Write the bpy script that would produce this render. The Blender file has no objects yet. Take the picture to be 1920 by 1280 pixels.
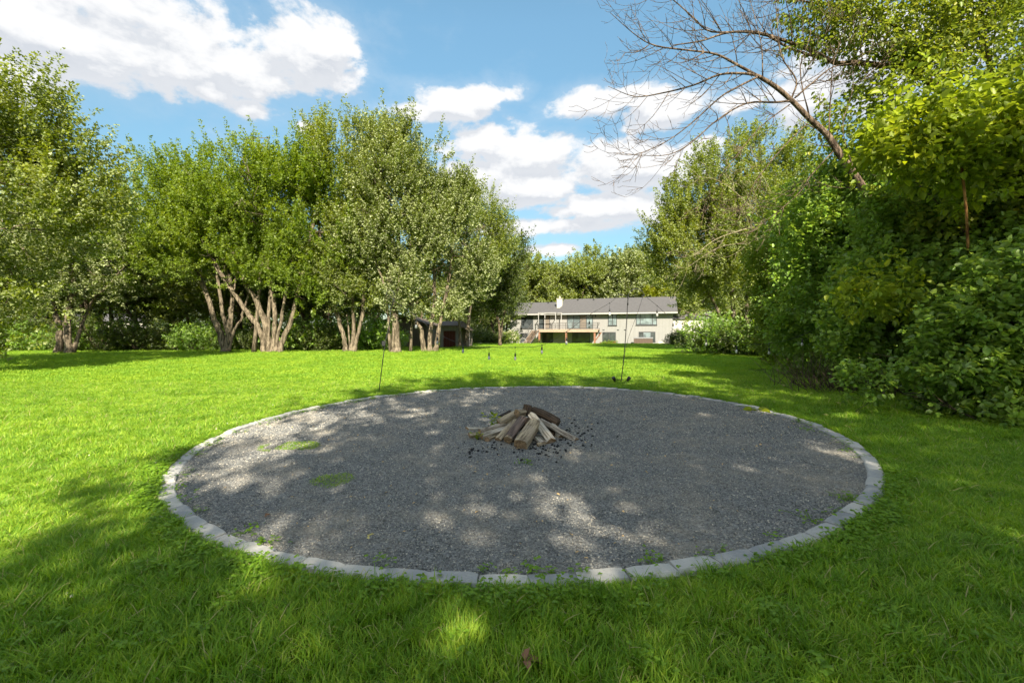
import bpy, math, random
import numpy as np
from mathutils import Vector

# ------------------------------------------------------------------ camera, sky, sun, exposure
SC = bpy.context.scene
COL = SC.collection
F, CU, CV, EYE = 803.0, 960.0, 622.0, 1.5
cam_d = bpy.data.cameras.new('camera'); cam = bpy.data.objects.new('camera', cam_d); COL.objects.link(cam)
cam_d.sensor_width = 36.0; cam_d.lens = F / 1920 * 36; cam_d.shift_y = -(640 - CV) / 1920
cam_d.clip_start = 0.05; cam_d.clip_end = 1500
cam.location = (0, 0, EYE); cam.rotation_euler = (math.radians(90), 0, 0)
SC.camera = cam
SUN_EL, SUN_AZ = math.radians(37), math.radians(171)      # azimuth clockwise from +Y: behind the camera, a little right
SKY_STRENGTH, SUN_STRENGTH = 0.11, 5.0
SC.view_settings.view_transform = 'Standard'
try: SC.view_settings.look = 'None'
except Exception: pass
SC.view_settings.gamma = 1.0; SC.view_settings.use_curve_mapping = False
SC.view_settings.exposure = 1.52
SC.render.engine = 'CYCLES'
SC.cycles.max_bounces = 7; SC.cycles.diffuse_bounces = 4; SC.cycles.glossy_bounces = 2
SC.cycles.transmission_bounces = 5; SC.cycles.transparent_max_bounces = 8
SC.cycles.use_adaptive_sampling = True; SC.cycles.adaptive_threshold = 0.02
SC.cycles.use_denoising = True
try: SC.cycles.denoising_prefilter = 'ACCURATE'
except Exception: pass
SC.cycles.sample_clamp_indirect = 4.0

def N(nt, typ, ins=None, **props):
    n = nt.nodes.new(typ)
    for k, v in props.items(): setattr(n, k, v)
    if ins:
        for k, v in ins.items():
            if isinstance(v, bpy.types.NodeSocket): nt.links.new(v, n.inputs[k])
            else: n.inputs[k].default_value = v
    return n
def M(nt, op, a, b=None, c=None, clamp=False):
    n = nt.nodes.new('ShaderNodeMath'); n.operation = op; n.use_clamp = clamp
    for i, v in enumerate((a, b, c)):
        if v is None: continue
        if isinstance(v, bpy.types.NodeSocket): nt.links.new(v, n.inputs[i])
        else: n.inputs[i].default_value = v
    return n.outputs[0]
def MR(nt, v, a, b, c=0.0, d=1.0, smooth=True):
    n = N(nt, 'ShaderNodeMapRange', {0: v, 1: a, 2: b, 3: c, 4: d})
    n.interpolation_type = 'SMOOTHSTEP' if smooth else 'LINEAR'; n.clamp = True
    return n.outputs[0]
def MIX(nt, f, a, b, mode='MIX'):
    n = nt.nodes.new('ShaderNodeMix'); n.data_type = 'RGBA'; n.blend_type = mode
    for k, v in ((0, f), (6, a), (7, b)):
        if isinstance(v, bpy.types.NodeSocket): nt.links.new(v, n.inputs[k])
        else: n.inputs[k].default_value = v if k == 0 else (tuple(v) + (1,) if len(v) == 3 else v)
    return n.outputs[2]
def NOISE(nt, vec, scale, detail=4, rough=0.55, dist=0.0):
    n = N(nt, 'ShaderNodeTexNoise', {'Scale': scale, 'Detail': detail, 'Roughness': rough, 'Distortion': dist})
    if vec is not None: nt.links.new(vec, n.inputs['Vector'])
    return n.outputs[0]

def make_world():
    w = bpy.data.worlds.new('World'); SC.world = w; w.use_nodes = True
    nt = w.node_tree; nt.nodes.clear()
    sky = N(nt, 'ShaderNodeTexSky'); sky.sky_type = 'NISHITA'; sky.sun_disc = False
    sky.sun_elevation = SUN_EL; sky.sun_rotation = SUN_AZ
    sky.air_density = 1.0; sky.dust_density = 0.6; sky.ozone_density = 1.5
    tc = N(nt, 'ShaderNodeTexCoord'); sp = N(nt, 'ShaderNodeSeparateXYZ', {0: tc.outputs['Generated']})
    az = M(nt, 'ARCTAN2', sp.outputs[0], sp.outputs[1])
    el = M(nt, 'ARCSINE', sp.outputs[2])
    # cloud field: cumulus bodies (u, v, half widths in pixels of the photo turned into angles) broken up by noise
    blobs = [(120,60,330,75),(300,80,330,105),(450,130,150,70),(600,90,120,70),(330,120,260,72),(560,105,135,62),(40,150,120,60),(470,205,50,26),(240,30,260,60),(400,170,110,45),(10,20,120,60),(630,80,60,30),
             (850,190,125,32),(770,205,60,22),(930,178,70,20),(1100,200,105,30),(1260,205,130,38),(1180,185,90,22),(1380,200,110,45),
             (900,275,100,38),(1010,290,150,48),(1150,320,170,52),(980,355,170,48),(1120,385,160,38),(1260,320,90,45),(1250,400,60,30),(900,330,90,45),(1030,425,190,22),
             (1045,468,75,18),(1190,487,60,14),(575,240,28,14),(1500,180,160,70),(1650,120,160,80),(1820,80,140,80),(-250,160,220,110),(1330,268,80,30),(660,95,40,18)]
    def density(azs, els):
        uv = N(nt, 'ShaderNodeCombineXYZ', {0: azs, 1: els})
        best = None
        for (u, v, ru, rv) in blobs:
            a = math.atan((u - CU) / F); e = math.atan((CV - v) / F * math.cos(a))
            ra = ru / F * math.cos(a) ** 2; re = rv / F * math.cos(a)
            s = N(nt, 'ShaderNodeVectorMath', {0: uv.outputs[0], 1: (a, e, 0)}, operation='SUBTRACT')
            s = N(nt, 'ShaderNodeVectorMath', {0: s.outputs[0], 1: (1 / ra, 1 / re, 0)}, operation='MULTIPLY')
            s = N(nt, 'ShaderNodeVectorMath', {0: s.outputs[0]}, operation='LENGTH')
            d = M(nt, 'SUBTRACT', 1.0, s.outputs['Value'])
            best = d if best is None else M(nt, 'SMOOTH_MAX', best, d, 0.15)
        best = M(nt, 'MAXIMUM', best, -0.75)
        st = N(nt, 'ShaderNodeVectorMath', {0: uv.outputs[0], 1: (1.0, 1.7, 1.0)}, operation='MULTIPLY').outputs[0]
        n1 = NOISE(nt, st, 5.0, 10, 0.56, 0.25)
        n2 = NOISE(nt, st, 22.0, 6, 0.6)
        # elsewhere in the sky the same kind of cloud, cover raised for neutral fill
        dirn = N(nt, 'ShaderNodeVectorMath', {0: tc.outputs['Generated'], 1: (1, 1, 2.2)}, operation='MULTIPLY').outputs[0]
        g = M(nt, 'MULTIPLY', M(nt, 'SUBTRACT', NOISE(nt, dirn, 2.3, 5, 0.5), 0.45), 5.0)
        out = MR(nt, M(nt, 'ABSOLUTE', az), 0.95, 1.3)
        up = MR(nt, els, 0.68, 0.85)
        out = M(nt, 'MAXIMUM', out, up)
        best = N(nt, 'ShaderNodeMix', {0: out, 2: best, 3: g}).outputs[0]
        r = M(nt, 'ADD', best, M(nt, 'MULTIPLY', M(nt, 'SUBTRACT', n1, 0.5), 3.0))
        return M(nt, 'ADD', r, M(nt, 'MULTIPLY', M(nt, 'SUBTRACT', n2, 0.5), 0.75))
    d0 = density(az, el)
    d1 = density(M(nt, 'ADD', az, 0.008), M(nt, 'ADD', el, 0.035))
    cov = MR(nt, d0, 0.0, 0.42)
    thin = M(nt, 'MULTIPLY', MR(nt, d0, -0.7, 0.6), 0.22)
    cov = M(nt, 'MAXIMUM', cov, thin)
    rim = M(nt, 'SUBTRACT', d0, d1)                        # positive where the cloud gets thinner upward: its lit top
    lit = MR(nt, rim, -0.55, 0.35)
    bod = MR(nt, d0, 0.3, 1.6, 1.0, 0.0)
    lit = M(nt, 'MAXIMUM', lit, M(nt, 'MULTIPLY', bod, 0.5))
    cl = MIX(nt, lit, (1.75, 1.92, 2.2), (3.2, 3.22, 3.25))
    hsv = N(nt, 'ShaderNodeHueSaturation', {'Hue': 0.487, 'Saturation': 1.0, 'Value': 1.0, 'Color': sky.outputs[0]})
    skyc = MIX(nt, 1.0, hsv.outputs[0], (0.80, 0.89, 0.84), "MULTIPLY")
    k = MR(nt, el, -0.05, 0.62, 0.36, 1.0, False); kk = N(nt, 'ShaderNodeCombineColor', {0: M(nt, 'MULTIPLY', k, 0.98), 1: k, 2: k})
    skyc = MIX(nt, 1.0, skyc, kk.outputs[0], 'MULTIPLY')
    col = MIX(nt, M(nt, 'MULTIPLY', cov, MR(nt, el, 0.0, 0.06)), skyc, cl)
    bg = N(nt, 'ShaderNodeBackground', {'Color': col, 'Strength': SKY_STRENGTH})
    o = N(nt, 'ShaderNodeOutputWorld', {0: bg.outputs[0]})
make_world()
sun_d = bpy.data.lights.new('sun', 'SUN'); sun = bpy.data.objects.new('sun', sun_d); COL.objects.link(sun)
sun_d.energy = SUN_STRENGTH; sun_d.angle = math.radians(0.53); sun_d.color = (1.0, 0.91, 0.74)
sv = Vector((math.sin(SUN_AZ) * math.cos(SUN_EL), math.cos(SUN_AZ) * math.cos(SUN_EL), math.sin(SUN_EL)))
sun.rotation_euler = sv.to_track_quat('Z', 'Y').to_euler(); sun.location = (0, 0, 40)

# ------------------------------------------------------------------ helpers
rng = np.random.default_rng(7); random.seed(7)
def gh(x, y):
    x = np.asarray(x, float); y = np.asarray(y, float)
    fade = np.clip((26 - y) / 14, 0, 1) * np.clip((y + 12) / 8, 0, 1)
    z = 0.017 * np.clip(x, -7, 9) * fade
    z = z + 0.03 * np.sin(x * 0.21 + 1.0) * np.sin(y * 0.17) * np.clip((np.hypot(x, y - 7) - 6) / 8, 0, 1)
    r = np.clip((x + 14) / 10, 0, 1)
    z = z - 0.5 * np.clip((y - 54) / 9, 0, 1) * r
    return z
def ghf(x, y): return float(gh(x, y))
def at(u, v, d): return np.array([(u - CU) / F * d, d, EYE + (CV - v) / F * d])
def tag(o, label=None, cat=None, group=None, kind=None):
    if label: o['label'] = label
    if cat: o['category'] = cat
    if group: o['group'] = group
    if kind: o['kind'] = kind
    return o
def empty(name, loc, label=None, cat=None, group=None, rz=0.0):
    o = bpy.data.objects.new(name, None); COL.objects.link(o); o.location = loc; o.rotation_euler = (0, 0, rz)
    o.empty_display_size = 0.2
    return tag(o, label, cat, group)
def kids(o): return [c for c in bpy.data.objects if c.parent == o]
def copy_tree(o, parent=None):
    ch = list(o.children)
    c = o.copy(); COL.objects.link(c); c.parent = parent
    for k in ch: copy_tree(k, c)
    return c
def root_of(o):
    while o.parent: o = o.parent
    return o

def rounded_mesh(name, V, Fc, mats, fm=None, smooth=False, tint=None):
    me = bpy.data.meshes.new(name); me.from_pydata([tuple(v) for v in V], [], Fc)
    for m in (mats if isinstance(mats, (list, tuple)) else [mats]): me.materials.append(m)
    if fm is not None: me.polygons.foreach_set('material_index', fm)
    if smooth: me.polygons.foreach_set('use_smooth', [True] * len(me.polygons))
    me.update(); return me
def fast_mesh(name, V, Fq, mat, tint=None, smooth=False):
    """V (n,3), Fq (m,k) same-sized faces"""
    me = bpy.data.meshes.new(name); n = len(V); m, k = Fq.shape
    me.vertices.add(n); me.vertices.foreach_set('co', np.ascontiguousarray(V, np.float32).ravel())
    me.loops.add(m * k); me.loops.foreach_set('vertex_index', np.ascontiguousarray(Fq, np.int32).ravel())
    me.polygons.add(m); me.polygons.foreach_set('loop_start', np.arange(0, m * k, k, dtype=np.int32))
    try: me.polygons.foreach_set('loop_total', np.full(m, k, dtype=np.int32))
    except Exception: pass
    me.materials.append(mat)
    if tint is not None:
        a = me.attributes.new('tint', 'FLOAT', 'FACE'); a.data.foreach_set('value', np.ascontiguousarray(tint, np.float32))
    if smooth: me.polygons.foreach_set('use_smooth', np.ones(m, dtype=bool))
    me.update(calc_edges=True); return me

class MB:
    def __init__(s): s.V = []; s.F = []; s.M = []
    def add(s, V, Fc, mi=0):
        n = len(s.V); s.V += [tuple(map(float, v)) for v in V]
        for f in Fc: s.F.append([i + n for i in f]); s.M.append(mi)
    def box(s, a, b, mi=0, bev=0.0):
        x0, y0, z0 = a; x1, y1, z1 = b
        if bev <= 0:
            s.add([(x0,y0,z0),(x1,y0,z0),(x1,y1,z0),(x0,y1,z0),(x0,y0,z1),(x1,y0,z1),(x1,y1,z1),(x0,y1,z1)],
                  [(0,3,2,1),(4,5,6,7),(0,1,5,4),(1,2,6,5),(2,3,7,6),(3,0,4,7)], mi)
        else:
            B = bev
            s.add([(x0,y0,z0),(x1,y0,z0),(x1,y1,z0),(x0,y1,z0),(x0,y0,z1-B),(x1,y0,z1-B),(x1,y1,z1-B),(x0,y1,z1-B),
                   (x0+B,y0+B,z1),(x1-B,y0+B,z1),(x1-B,y1-B,z1),(x0+B,y1-B,z1)],
                  [(0,3,2,1),(8,9,10,11),(0,1,5,4),(1,2,6,5),(2,3,7,6),(3,0,4,7),(4,5,9,8),(5,6,10,9),(6,7,11,10),(7,4,8,11)], mi)
    def tube(s, pts, rad, sides=8, mi=0, jitter=0.0, cap=True, seed=0):
        pts = [np.asarray(p, float) for p in pts]; n = len(pts)
        if np.isscalar(rad): rad = [rad] * n
        r_ = np.random.default_rng(seed)
        t0 = pts[1] - pts[0]; t0 /= np.linalg.norm(t0) + 1e-9
        ref = np.array([0, 0, 1.0]) if abs(t0[2]) < 0.9 else np.array([1.0, 0, 0])
        a = np.cross(t0, ref); a /= np.linalg.norm(a)
        V = []
        ph = r_.random(3) * 6
        for i, p in enumerate(pts):
            t = pts[min(i + 1, n - 1)] - pts[max(i - 1, 0)]; t /= np.linalg.norm(t) + 1e-9
            a = a - t * np.dot(a, t); a /= np.linalg.norm(a) + 1e-9; b = np.cross(t, a)
            for k in range(sides):
                w = 2 * math.pi * k / sides
                rr = rad[i] * (1 + jitter * (math.sin(2 * w + ph[0] + i * .5) * .5 + math.sin(3 * w + ph[1] - i * .7) * .5 + (r_.random() - .5)))
                V.append(p + rr * (math.cos(w) * a + math.sin(w) * b))
        Fc = [(i * sides + k, i * sides + (k + 1) % sides, (i + 1) * sides + (k + 1) % sides, (i + 1) * sides + k) for i in range(n - 1) for k in range(sides)]
        if cap: Fc += [tuple(range(sides))[::-1], tuple((n - 1) * sides + k for k in range(sides))]
        s.add(V, Fc, mi)
    def lathe(s, prof, sides=12, c=(0, 0, 0), mi=0):
        V = []
        for r, z in prof:
            for k in range(sides):
                w = 2 * math.pi * k / sides; V.append((c[0] + r * math.cos(w), c[1] + r * math.sin(w), c[2] + z))
        n = len(prof)
        Fc = [(i * sides + k, i * sides + (k + 1) % sides, (i + 1) * sides + (k + 1) % sides, (i + 1) * sides + k) for i in range(n - 1) for k in range(sides)]
        Fc += [tuple(range(sides))[::-1], tuple((n - 1) * sides + k for k in range(sides))]
        s.add(V, Fc, mi)
    def build(s, name, mats, parent=None, local=False, smooth=False):
        V = s.V
        if parent is not None and not local:
            L = root_of(parent).location; V = [(v[0] - L[0], v[1] - L[1], v[2] - L[2]) for v in V]
        me = rounded_mesh(name, V, s.F, mats, s.M, smooth)
        o = bpy.data.objects.new(name, me); COL.objects.link(o)
        if parent is not None: o.parent = parent
        return o
def mobj(name, me, parent=None):
    o = bpy.data.objects.new(name, me); COL.objects.link(o)
    if parent is not None: o.parent = parent
    return o

def hash3(ix, iy, iz, seed):
    h = (ix * 374761393 + iy * 668265263 + iz * 2147483647 + seed * 974711) & 0xffffffff
    h = ((h ^ (h >> 13)) * 1274126177) & 0xffffffff
    return ((h ^ (h >> 16)) & 0xffff) / 65535.0
def vnoise(P, scale, seed=0):
    Q = np.asarray(P) * scale + 1000; I = np.floor(Q).astype(np.int64); f = Q - I; f = f * f * (3 - 2 * f)
    out = 0
    for dx in (0, 1):
        for dy in (0, 1):
            for dz in (0, 1):
                w = (f[:, 0] if dx else 1 - f[:, 0]) * (f[:, 1] if dy else 1 - f[:, 1]) * (f[:, 2] if dz else 1 - f[:, 2])
                out = out + w * hash3(I[:, 0] + dx, I[:, 1] + dy, I[:, 2] + dz, seed)
    return out
def unit(A): return A / (np.linalg.norm(A, axis=-1, keepdims=True) + 1e-9)

# ------------------------------------------------------------------ materials
def mat(name):
    m = bpy.data.materials.new(name); m.use_nodes = True; nt = m.node_tree; nt.nodes.clear()
    out = N(nt, 'ShaderNodeOutputMaterial'); return m, nt, out
def simple(name, col, rough=0.7, metal=0.0, var=0.12, scale=6.0, bump=0.0, bscale=40.0, spec=0.4):
    m, nt, out = mat(name)
    tc = N(nt, 'ShaderNodeTexCoord').outputs['Object']
    n = NOISE(nt, tc, scale, 5, 0.6)
    c = MIX(nt, n, tuple(x * (1 - var * 1.6) for x in col), tuple(min(1, x * (1 + var * 1.6)) for x in col))
    b = N(nt, 'ShaderNodeBsdfPrincipled', {'Base Color': c, 'Roughness': rough, 'Metallic': metal, 'Specular IOR Level': spec})
    if bump:
        bn = N(nt, 'ShaderNodeBump', {'Strength': bump, 'Distance': 0.02, 'Height': NOISE(nt, tc, bscale, 6, 0.65)})
        nt.links.new(bn.outputs[0], b.inputs['Normal'])
    nt.links.new(b.outputs[0], out.inputs[0]); return m
def leaf_mat(name, cols, under=None, trans=0.35, rough=0.45, spec=0.35, tcol=None, patch=0.35, pscale=0.35):
    """cols: dark, mid, light picked by the per-leaf attribute; patches of tone over the crown"""
    m, nt, out = mat(name)
    at_ = N(nt, 'ShaderNodeAttribute', attribute_name='tint')
    tc = N(nt, 'ShaderNodeTexCoord').outputs['Object']
    f = M(nt, 'ADD', M(nt, 'MULTIPLY', at_.outputs['Fac'], 1 - patch), M(nt, 'MULTIPLY', MR(nt, NOISE(nt, tc, pscale, 3, 0.6), 0.3, 0.7), patch))
    r = N(nt, 'ShaderNodeValToRGB', {0: f}); cr = r.color_ramp
    cr.elements[0].position = 0.0; cr.elements[0].color = cols[0] + (1,)
    cr.elements[1].position = 1.0; cr.elements[1].color = cols[-1] + (1,)
    for i, c in enumerate(cols[1:-1]):
        e = cr.elements.new((i + 1) / (len(cols) - 1) * 0.95); e.color = c + (1,)
    c = r.outputs[0]
    if under:
        g = N(nt, 'ShaderNodeNewGeometry'); c = MIX(nt, g.outputs['Backfacing'], c, MIX(nt, 0.75, c, under))
    b = N(nt, 'ShaderNodeBsdfPrincipled', {'Base Color': c, 'Roughness': rough, 'Specular IOR Level': spec})
    tcc = MIX(nt, 1.0, c, tcol or (1.5, 1.45, 0.4), 'MULTIPLY')
    t = N(nt, 'ShaderNodeBsdfTranslucent', {'Color': tcc})
    mx = N(nt, 'ShaderNodeMixShader', {0: trans, 1: b.outputs[0], 2: t.outputs[0]})
    nt.links.new(mx.outputs[0], out.inputs[0]); return m
def bark_mat(name, c0, c1, scale=9.0, moss=None):
    m, nt, out = mat(name)
    tc = N(nt, 'ShaderNodeTexCoord').outputs['Object']
    st = N(nt, 'ShaderNodeVectorMath', {0: tc, 1: (1, 1, 0.22)}, operation='MULTIPLY').outputs[0]
    n = NOISE(nt, st, scale, 8, 0.65, 0.6); n2 = NOISE(nt, tc, 0.9, 3, 0.6)
    c = MIX(nt, MR(nt, n, 0.42, 0.60), tuple(x * .7 for x in c0), c1)
    c = MIX(nt, MR(nt, n2, 0.45, 0.7, 0, 0.5), c, moss or tuple(x * .6 for x in c1))
    b = N(nt, 'ShaderNodeBsdfPrincipled', {'Base Color': c, 'Roughness': 0.9, 'Specular IOR Level': 0.15})
    bn = N(nt, 'ShaderNodeBump', {'Strength': 0.9, 'Distance': 0.09, 'Height': n}); nt.links.new(bn.outputs[0], b.inputs['Normal'])
    nt.links.new(b.outputs[0], out.inputs[0]); return m

MT = {}
MT['maple'] = leaf_mat('maple_leaf', [(0.05,0.09,0.012),(0.14,0.185,0.018),(0.22,0.265,0.03),(0.30,0.32,0.06)], under=(0.27,0.31,0.14), trans=0.38)
MT['maple_green'] = leaf_mat('green_maple_leaf', [(0.055,0.11,0.010),(0.135,0.205,0.012),(0.205,0.28,0.018),(0.29,0.33,0.035)], under=(0.18,0.24,0.06), trans=0.42)
MT['silver'] = leaf_mat('silver_maple_leaf', [(0.05,0.08,0.015),(0.12,0.165,0.028),(0.19,0.235,0.05),(0.29,0.32,0.12)], under=(0.38,0.41,0.23), trans=0.3)
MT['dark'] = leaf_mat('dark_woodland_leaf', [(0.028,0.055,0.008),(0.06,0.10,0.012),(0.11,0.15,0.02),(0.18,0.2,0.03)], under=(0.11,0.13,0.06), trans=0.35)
MT['shrub'] = leaf_mat('shrub_leaf', [(0.065,0.14,0.02),(0.14,0.26,0.03),(0.24,0.37,0.04),(0.42,0.49,0.06)], under=(0.22,0.31,0.11), trans=0.42, rough=0.4, spec=0.45, pscale=0.6)
MT['shrub_yellow'] = leaf_mat('yellow_green_leaf', [(0.11,0.18,0.01),(0.2,0.29,0.012),(0.33,0.38,0.016),(0.48,0.45,0.022)], under=(0.2,0.26,0.05), trans=0.5, rough=0.45)
MT['vine'] = leaf_mat('vine_leaf', [(0.06,0.11,0.010),(0.14,0.21,0.014),(0.25,0.31,0.018),(0.36,0.30,0.03)], under=(0.14,0.18,0.06), trans=0.45)
MT['golden'] = leaf_mat('golden_leaf', [(0.13,0.16,0.012),(0.2,0.23,0.014),(0.27,0.28,0.016)], trans=0.45)
MT['bark'] = bark_mat('maple_bark', (0.095,0.075,0.05), (0.235,0.19,0.135), 9)
MT['bark_dark'] = bark_mat('dark_bark', (0.055,0.042,0.03), (0.17,0.13,0.09), 9)
MT['bark_dead'] = bark_mat('dead_branch_bark', (0.06,0.042,0.03), (0.22,0.16,0.115), 14)
MT['bark_pale'] = bark_mat('pale_dead_twig', (0.3,0.24,0.16), (0.48,0.40,0.28), 14)
MT['bark_orange'] = bark_mat('young_orange_bark', (0.16,0.07,0.025), (0.38,0.2,0.07), 20)

# ------------------------------------------------------------------ foliage generators
def leaf_faces(P, A, Nn, S, near=False, wid=0.7, fold=0.12, r=rng):
    """P base points, A axis, Nn normal, S size"""
    n = len(P); B = unit(np.cross(Nn, A)); Nn = unit(np.cross(A, B)); S = S[:, None]
    if not near:
        V = np.stack([P + B * S * wid * .62 + A * S * .1, P + A * S * 1.05, P - B * S * wid * .62 + A * S * .1], 1)
        V = V.reshape(-1, 3); Fq = np.arange(n * 3).reshape(n, 3); return V, Fq, 1
    L1 = P + A * S * .3 + B * S * wid * .5 + Nn * S * fold; L2 = P + A * S * .72 + B * S * wid * .36 + Nn * S * fold * .6
    R1 = P + A * S * .3 - B * S * wid * .5 + Nn * S * fold; R2 = P + A * S * .72 - B * S * wid * .36 + Nn * S * fold * .6
    T = P + A * S - Nn * S * .14
    V = np.stack([P, L1, L2, T, R2, R1], 1).reshape(-1, 3); b = np.arange(n)[:, None] * 6
    Fq = np.concatenate([b + np.array([[0, 3, 2, 1]]), b + np.array([[0, 5, 4, 3]])], 1).reshape(-1, 4)
    return V, Fq, 2
def shoot_leaves(P, D, L, n, size, r, spread=0.16, droop=0.25, near=False, wid=0.7, keep=1.0):
    m = len(P); t = r.random((m, n)) ** 0.8; L = L[:, None]
    up = np.array([0, 0, 1.0])
    C = P[:, None, :] + D[:, None, :] * (L * t)[..., None] + up * (0.18 * L * t * t)[..., None]
    R = r.normal(size=(m, n, 3)); R -= (R * D[:, None, :]).sum(-1, keepdims=True) * D[:, None, :]; R = unit(R)
    pos = C + R * (spread * (1.15 - .8 * t) * r.random((m, n)))[..., None]
    A = unit(R * 0.9 + D[:, None, :] * 0.55 - up * droop + r.normal(size=(m, n, 3)) * 0.3)
    Nn = unit(up * 0.85 + R * 0.6 + r.normal(size=(m, n, 3)) * 0.38)
    S = size * (0.65 + 0.7 * r.random((m, n)))
    tint = np.clip(r.random(m)[:, None] * 0.5 + r.random((m, n)) * 0.5, 0, 1)
    pos = pos.reshape(-1, 3); A = A.reshape(-1, 3); Nn = Nn.reshape(-1, 3); S = S.ravel(); tint = tint.ravel()
    V, Fq, k = leaf_faces(pos, A, Nn, S, near, wid, r=r)
    return V, Fq, np.repeat(tint, k)
def sample_lobes(lobes, n, r, thr=0.42, cl=0.5, seed=0, bias=0.42, center=None, upw=0.5, hole=None, cull=0):
    """lobes: (cx,cy,cz,rx,ry,rz). returns shoot bases & directions"""
    Lb = np.array(lobes, float); w = Lb[:, 3] * Lb[:, 4] * Lb[:, 5]; w = w ** 0.85; w /= w.sum()
    P = []; D = []; got = 0; tries = 0
    while got < n and tries < 12:
        tries += 1
        k = r.choice(len(Lb), size=n * 2, p=w); q = unit(r.normal(size=(n * 2, 3)))
        rad = r.random(n * 2) ** bias; p = Lb[k, :3] + q * Lb[k, 3:] * rad[:, None]
        nz = vnoise(p, cl, seed) * .65 + vnoise(p, cl * 2.3, seed + 5) * .35
        ok = nz > thr
        # thinned in the deep inside
        p = p[ok]; q = q[ok]
        P.append(p); D.append(q); got += len(p)
    P = np.concatenate(P)[:n]; D = np.concatenate(D)[:n]
    if cull:
        toc = unit(np.array([0.0, 0.0, EYE]) - P); k = ((D * toc).sum(1) > -0.25) | (r.random(len(P)) < cull); P = P[k]; D = D[k]
    D = unit(D * 0.75 + np.array([0, 0, upw]) + r.normal(size=D.shape) * 0.28)
    return P, D
def crown_mesh(name, lobes, n, mt, r, base, leaves=26, size=0.14, Ls=(0.7, 1.5), thr=0.42, cl=0.5, seed=0, bias=0.42, upw=0.5, near=False, spread=0.17, droop=0.25, wid=0.7, zmin=None, cull=0, feather=0):
    P, D = sample_lobes(lobes, n, r, thr, cl, seed, bias, upw=upw, cull=cull)
    if zmin is not None:
        k = P[:, 2] > zmin; P = P[k]; D = D[k]
    L = Ls[0] + (Ls[1] - Ls[0]) * r.random(len(P)) ** 1.6
    V, Fq, t = shoot_leaves(P, D, L, leaves, size, r, spread, droop, near, wid)
    if feather:
        P2, D2 = sample_lobes(lobes, feather * 3, r, thr - .05, cl, seed, .10, upw=1.0, cull=cull); k = D2[:, 2] > .45; P2 = P2[k][:feather]; D2 = D2[k][:feather]
        V2, F2, t2 = shoot_leaves(P2, D2, 1.2 + 1.1 * r.random(len(P2)), int(leaves * 1.3), size * .95, r, .24, .1, near, wid)
        Fq = np.concatenate([Fq, F2 + len(V)]); V = np.concatenate([V, V2]); t = np.concatenate([t, t2])
    V = V - np.asarray(base)
    if zmin is not None: V[:, 2] = np.maximum(V[:, 2], zmin - base[2] - 0.02)
    return fast_mesh(name, V, Fq, MT[mt] if isinstance(mt, str) else mt, t)
def bez(a, b, bow, n=7):
    a = np.asarray(a); b = np.asarray(b); m = (a + b) / 2 + bow
    return [(1 - t) ** 2 * a + 2 * t * (1 - t) * m + t * t * b for t in np.linspace(0, 1, n)]
def smooth_path(pts, n=4):
    pts = [np.asarray(p, float) for p in pts]; out = []
    P = [2 * pts[0] - pts[1]] + pts + [2 * pts[-1] - pts[-2]]
    for i in range(1, len(P) - 2):
        for k in range(n):
            t = k / n; a, b, c, d = P[i - 1], P[i], P[i + 1], P[i + 2]
            out.append(0.5 * ((2 * b) + (c - a) * t + (2 * a - 5 * b + 4 * c - d) * t * t + (3 * b - a - 3 * c + d) * t ** 3))
    out.append(pts[-1]); return out
def make_tree(name, label, cat, base, stems, lobes, n=1200, mt='maple', bark='bark', group=None, leaves=26, size=0.14, Ls=(0.7, 1.5),
              branches=34, seed=1, thr=0.42, cl=0.5, bias=0.42, upw=0.5, spread=0.17, near=False, wid=0.7, flare=1.7, br=0.07, droop=.25, cull=0, feather=0):
    """stems: (points, r0, r1). One trunk mesh per tree with its limbs, one crown."""
    r = np.random.default_rng(seed)
    root = empty(name, base, label, cat, group)
    mb = MB(); allp = []
    for si, (pts, r0, r1) in enumerate(stems):
        sp_ = smooth_path(pts, 4); m = len(sp_)
        for i in range(1, m - 1): sp_[i] = sp_[i] + r.normal(size=3) * r0 * 0.12
        rad = []
        for i in range(m):
            t = i / (m - 1); q = r0 + (r1 - r0) * t
            if i == 0: q *= flare
            elif i == 1: q *= 1 + (flare - 1) * .35
            rad.append(q)
        mb.tube(sp_, rad, 11, 0, 0.10, seed=seed + si)
        for i in range(m):
            if i / (m - 1) > 0.3: allp.append((sp_[i], rad[i]))
    P, D = sample_lobes(lobes, branches, r, 0.40, 0.4, seed + 3, 0.45)
    cand = np.array([a for a, _ in allp]); cr = np.array([b for _, b in allp])
    ends = []
    for p in P:
        dv = p - cand; dist = np.linalg.norm(dv, axis=1) + np.where(dv[:, 2] < 0.3, 5.0, 0) * 1.0
        k = int(np.argmin(dist)); a = cand[k]; le = np.linalg.norm(p - a)
        if le < 0.3: continue
        bow = np.array([0, 0, -0.10 * le]) + r.normal(size=3) * 0.08 * le
        r0 = min(cr[k] * 0.7, br * (0.5 + le * 0.16)); path = bez(a, p, bow, 7)
        mb.tube(path, [r0 * (1 - .8 * t) for t in np.linspace(0, 1, 7)], 5, 0, 0.05, seed=int(k))
        for j in range(3):
            q = path[r.integers(3, 7)]; e = q + unit(D[0] * 0 + r.normal(size=3) + np.array([0, 0, .8])) * (0.5 + r.random() * 1.2) * min(1.0, le / 2)
            mb.tube(bez(q, e, r.normal(size=3) * .1, 4), [r0 * .35, r0 * .28, r0 * .2, r0 * .1], 4, 0)
    mb.build('trunk', MT[bark], root, smooth=True)
    me = crown_mesh('crown', lobes, n, mt, r, base, leaves, size, Ls, thr, cl, seed, bias, upw, near, spread, wid=wid, droop=droop, cull=cull, feather=feather)
    mobj('crown', me, root)
    return root
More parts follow.
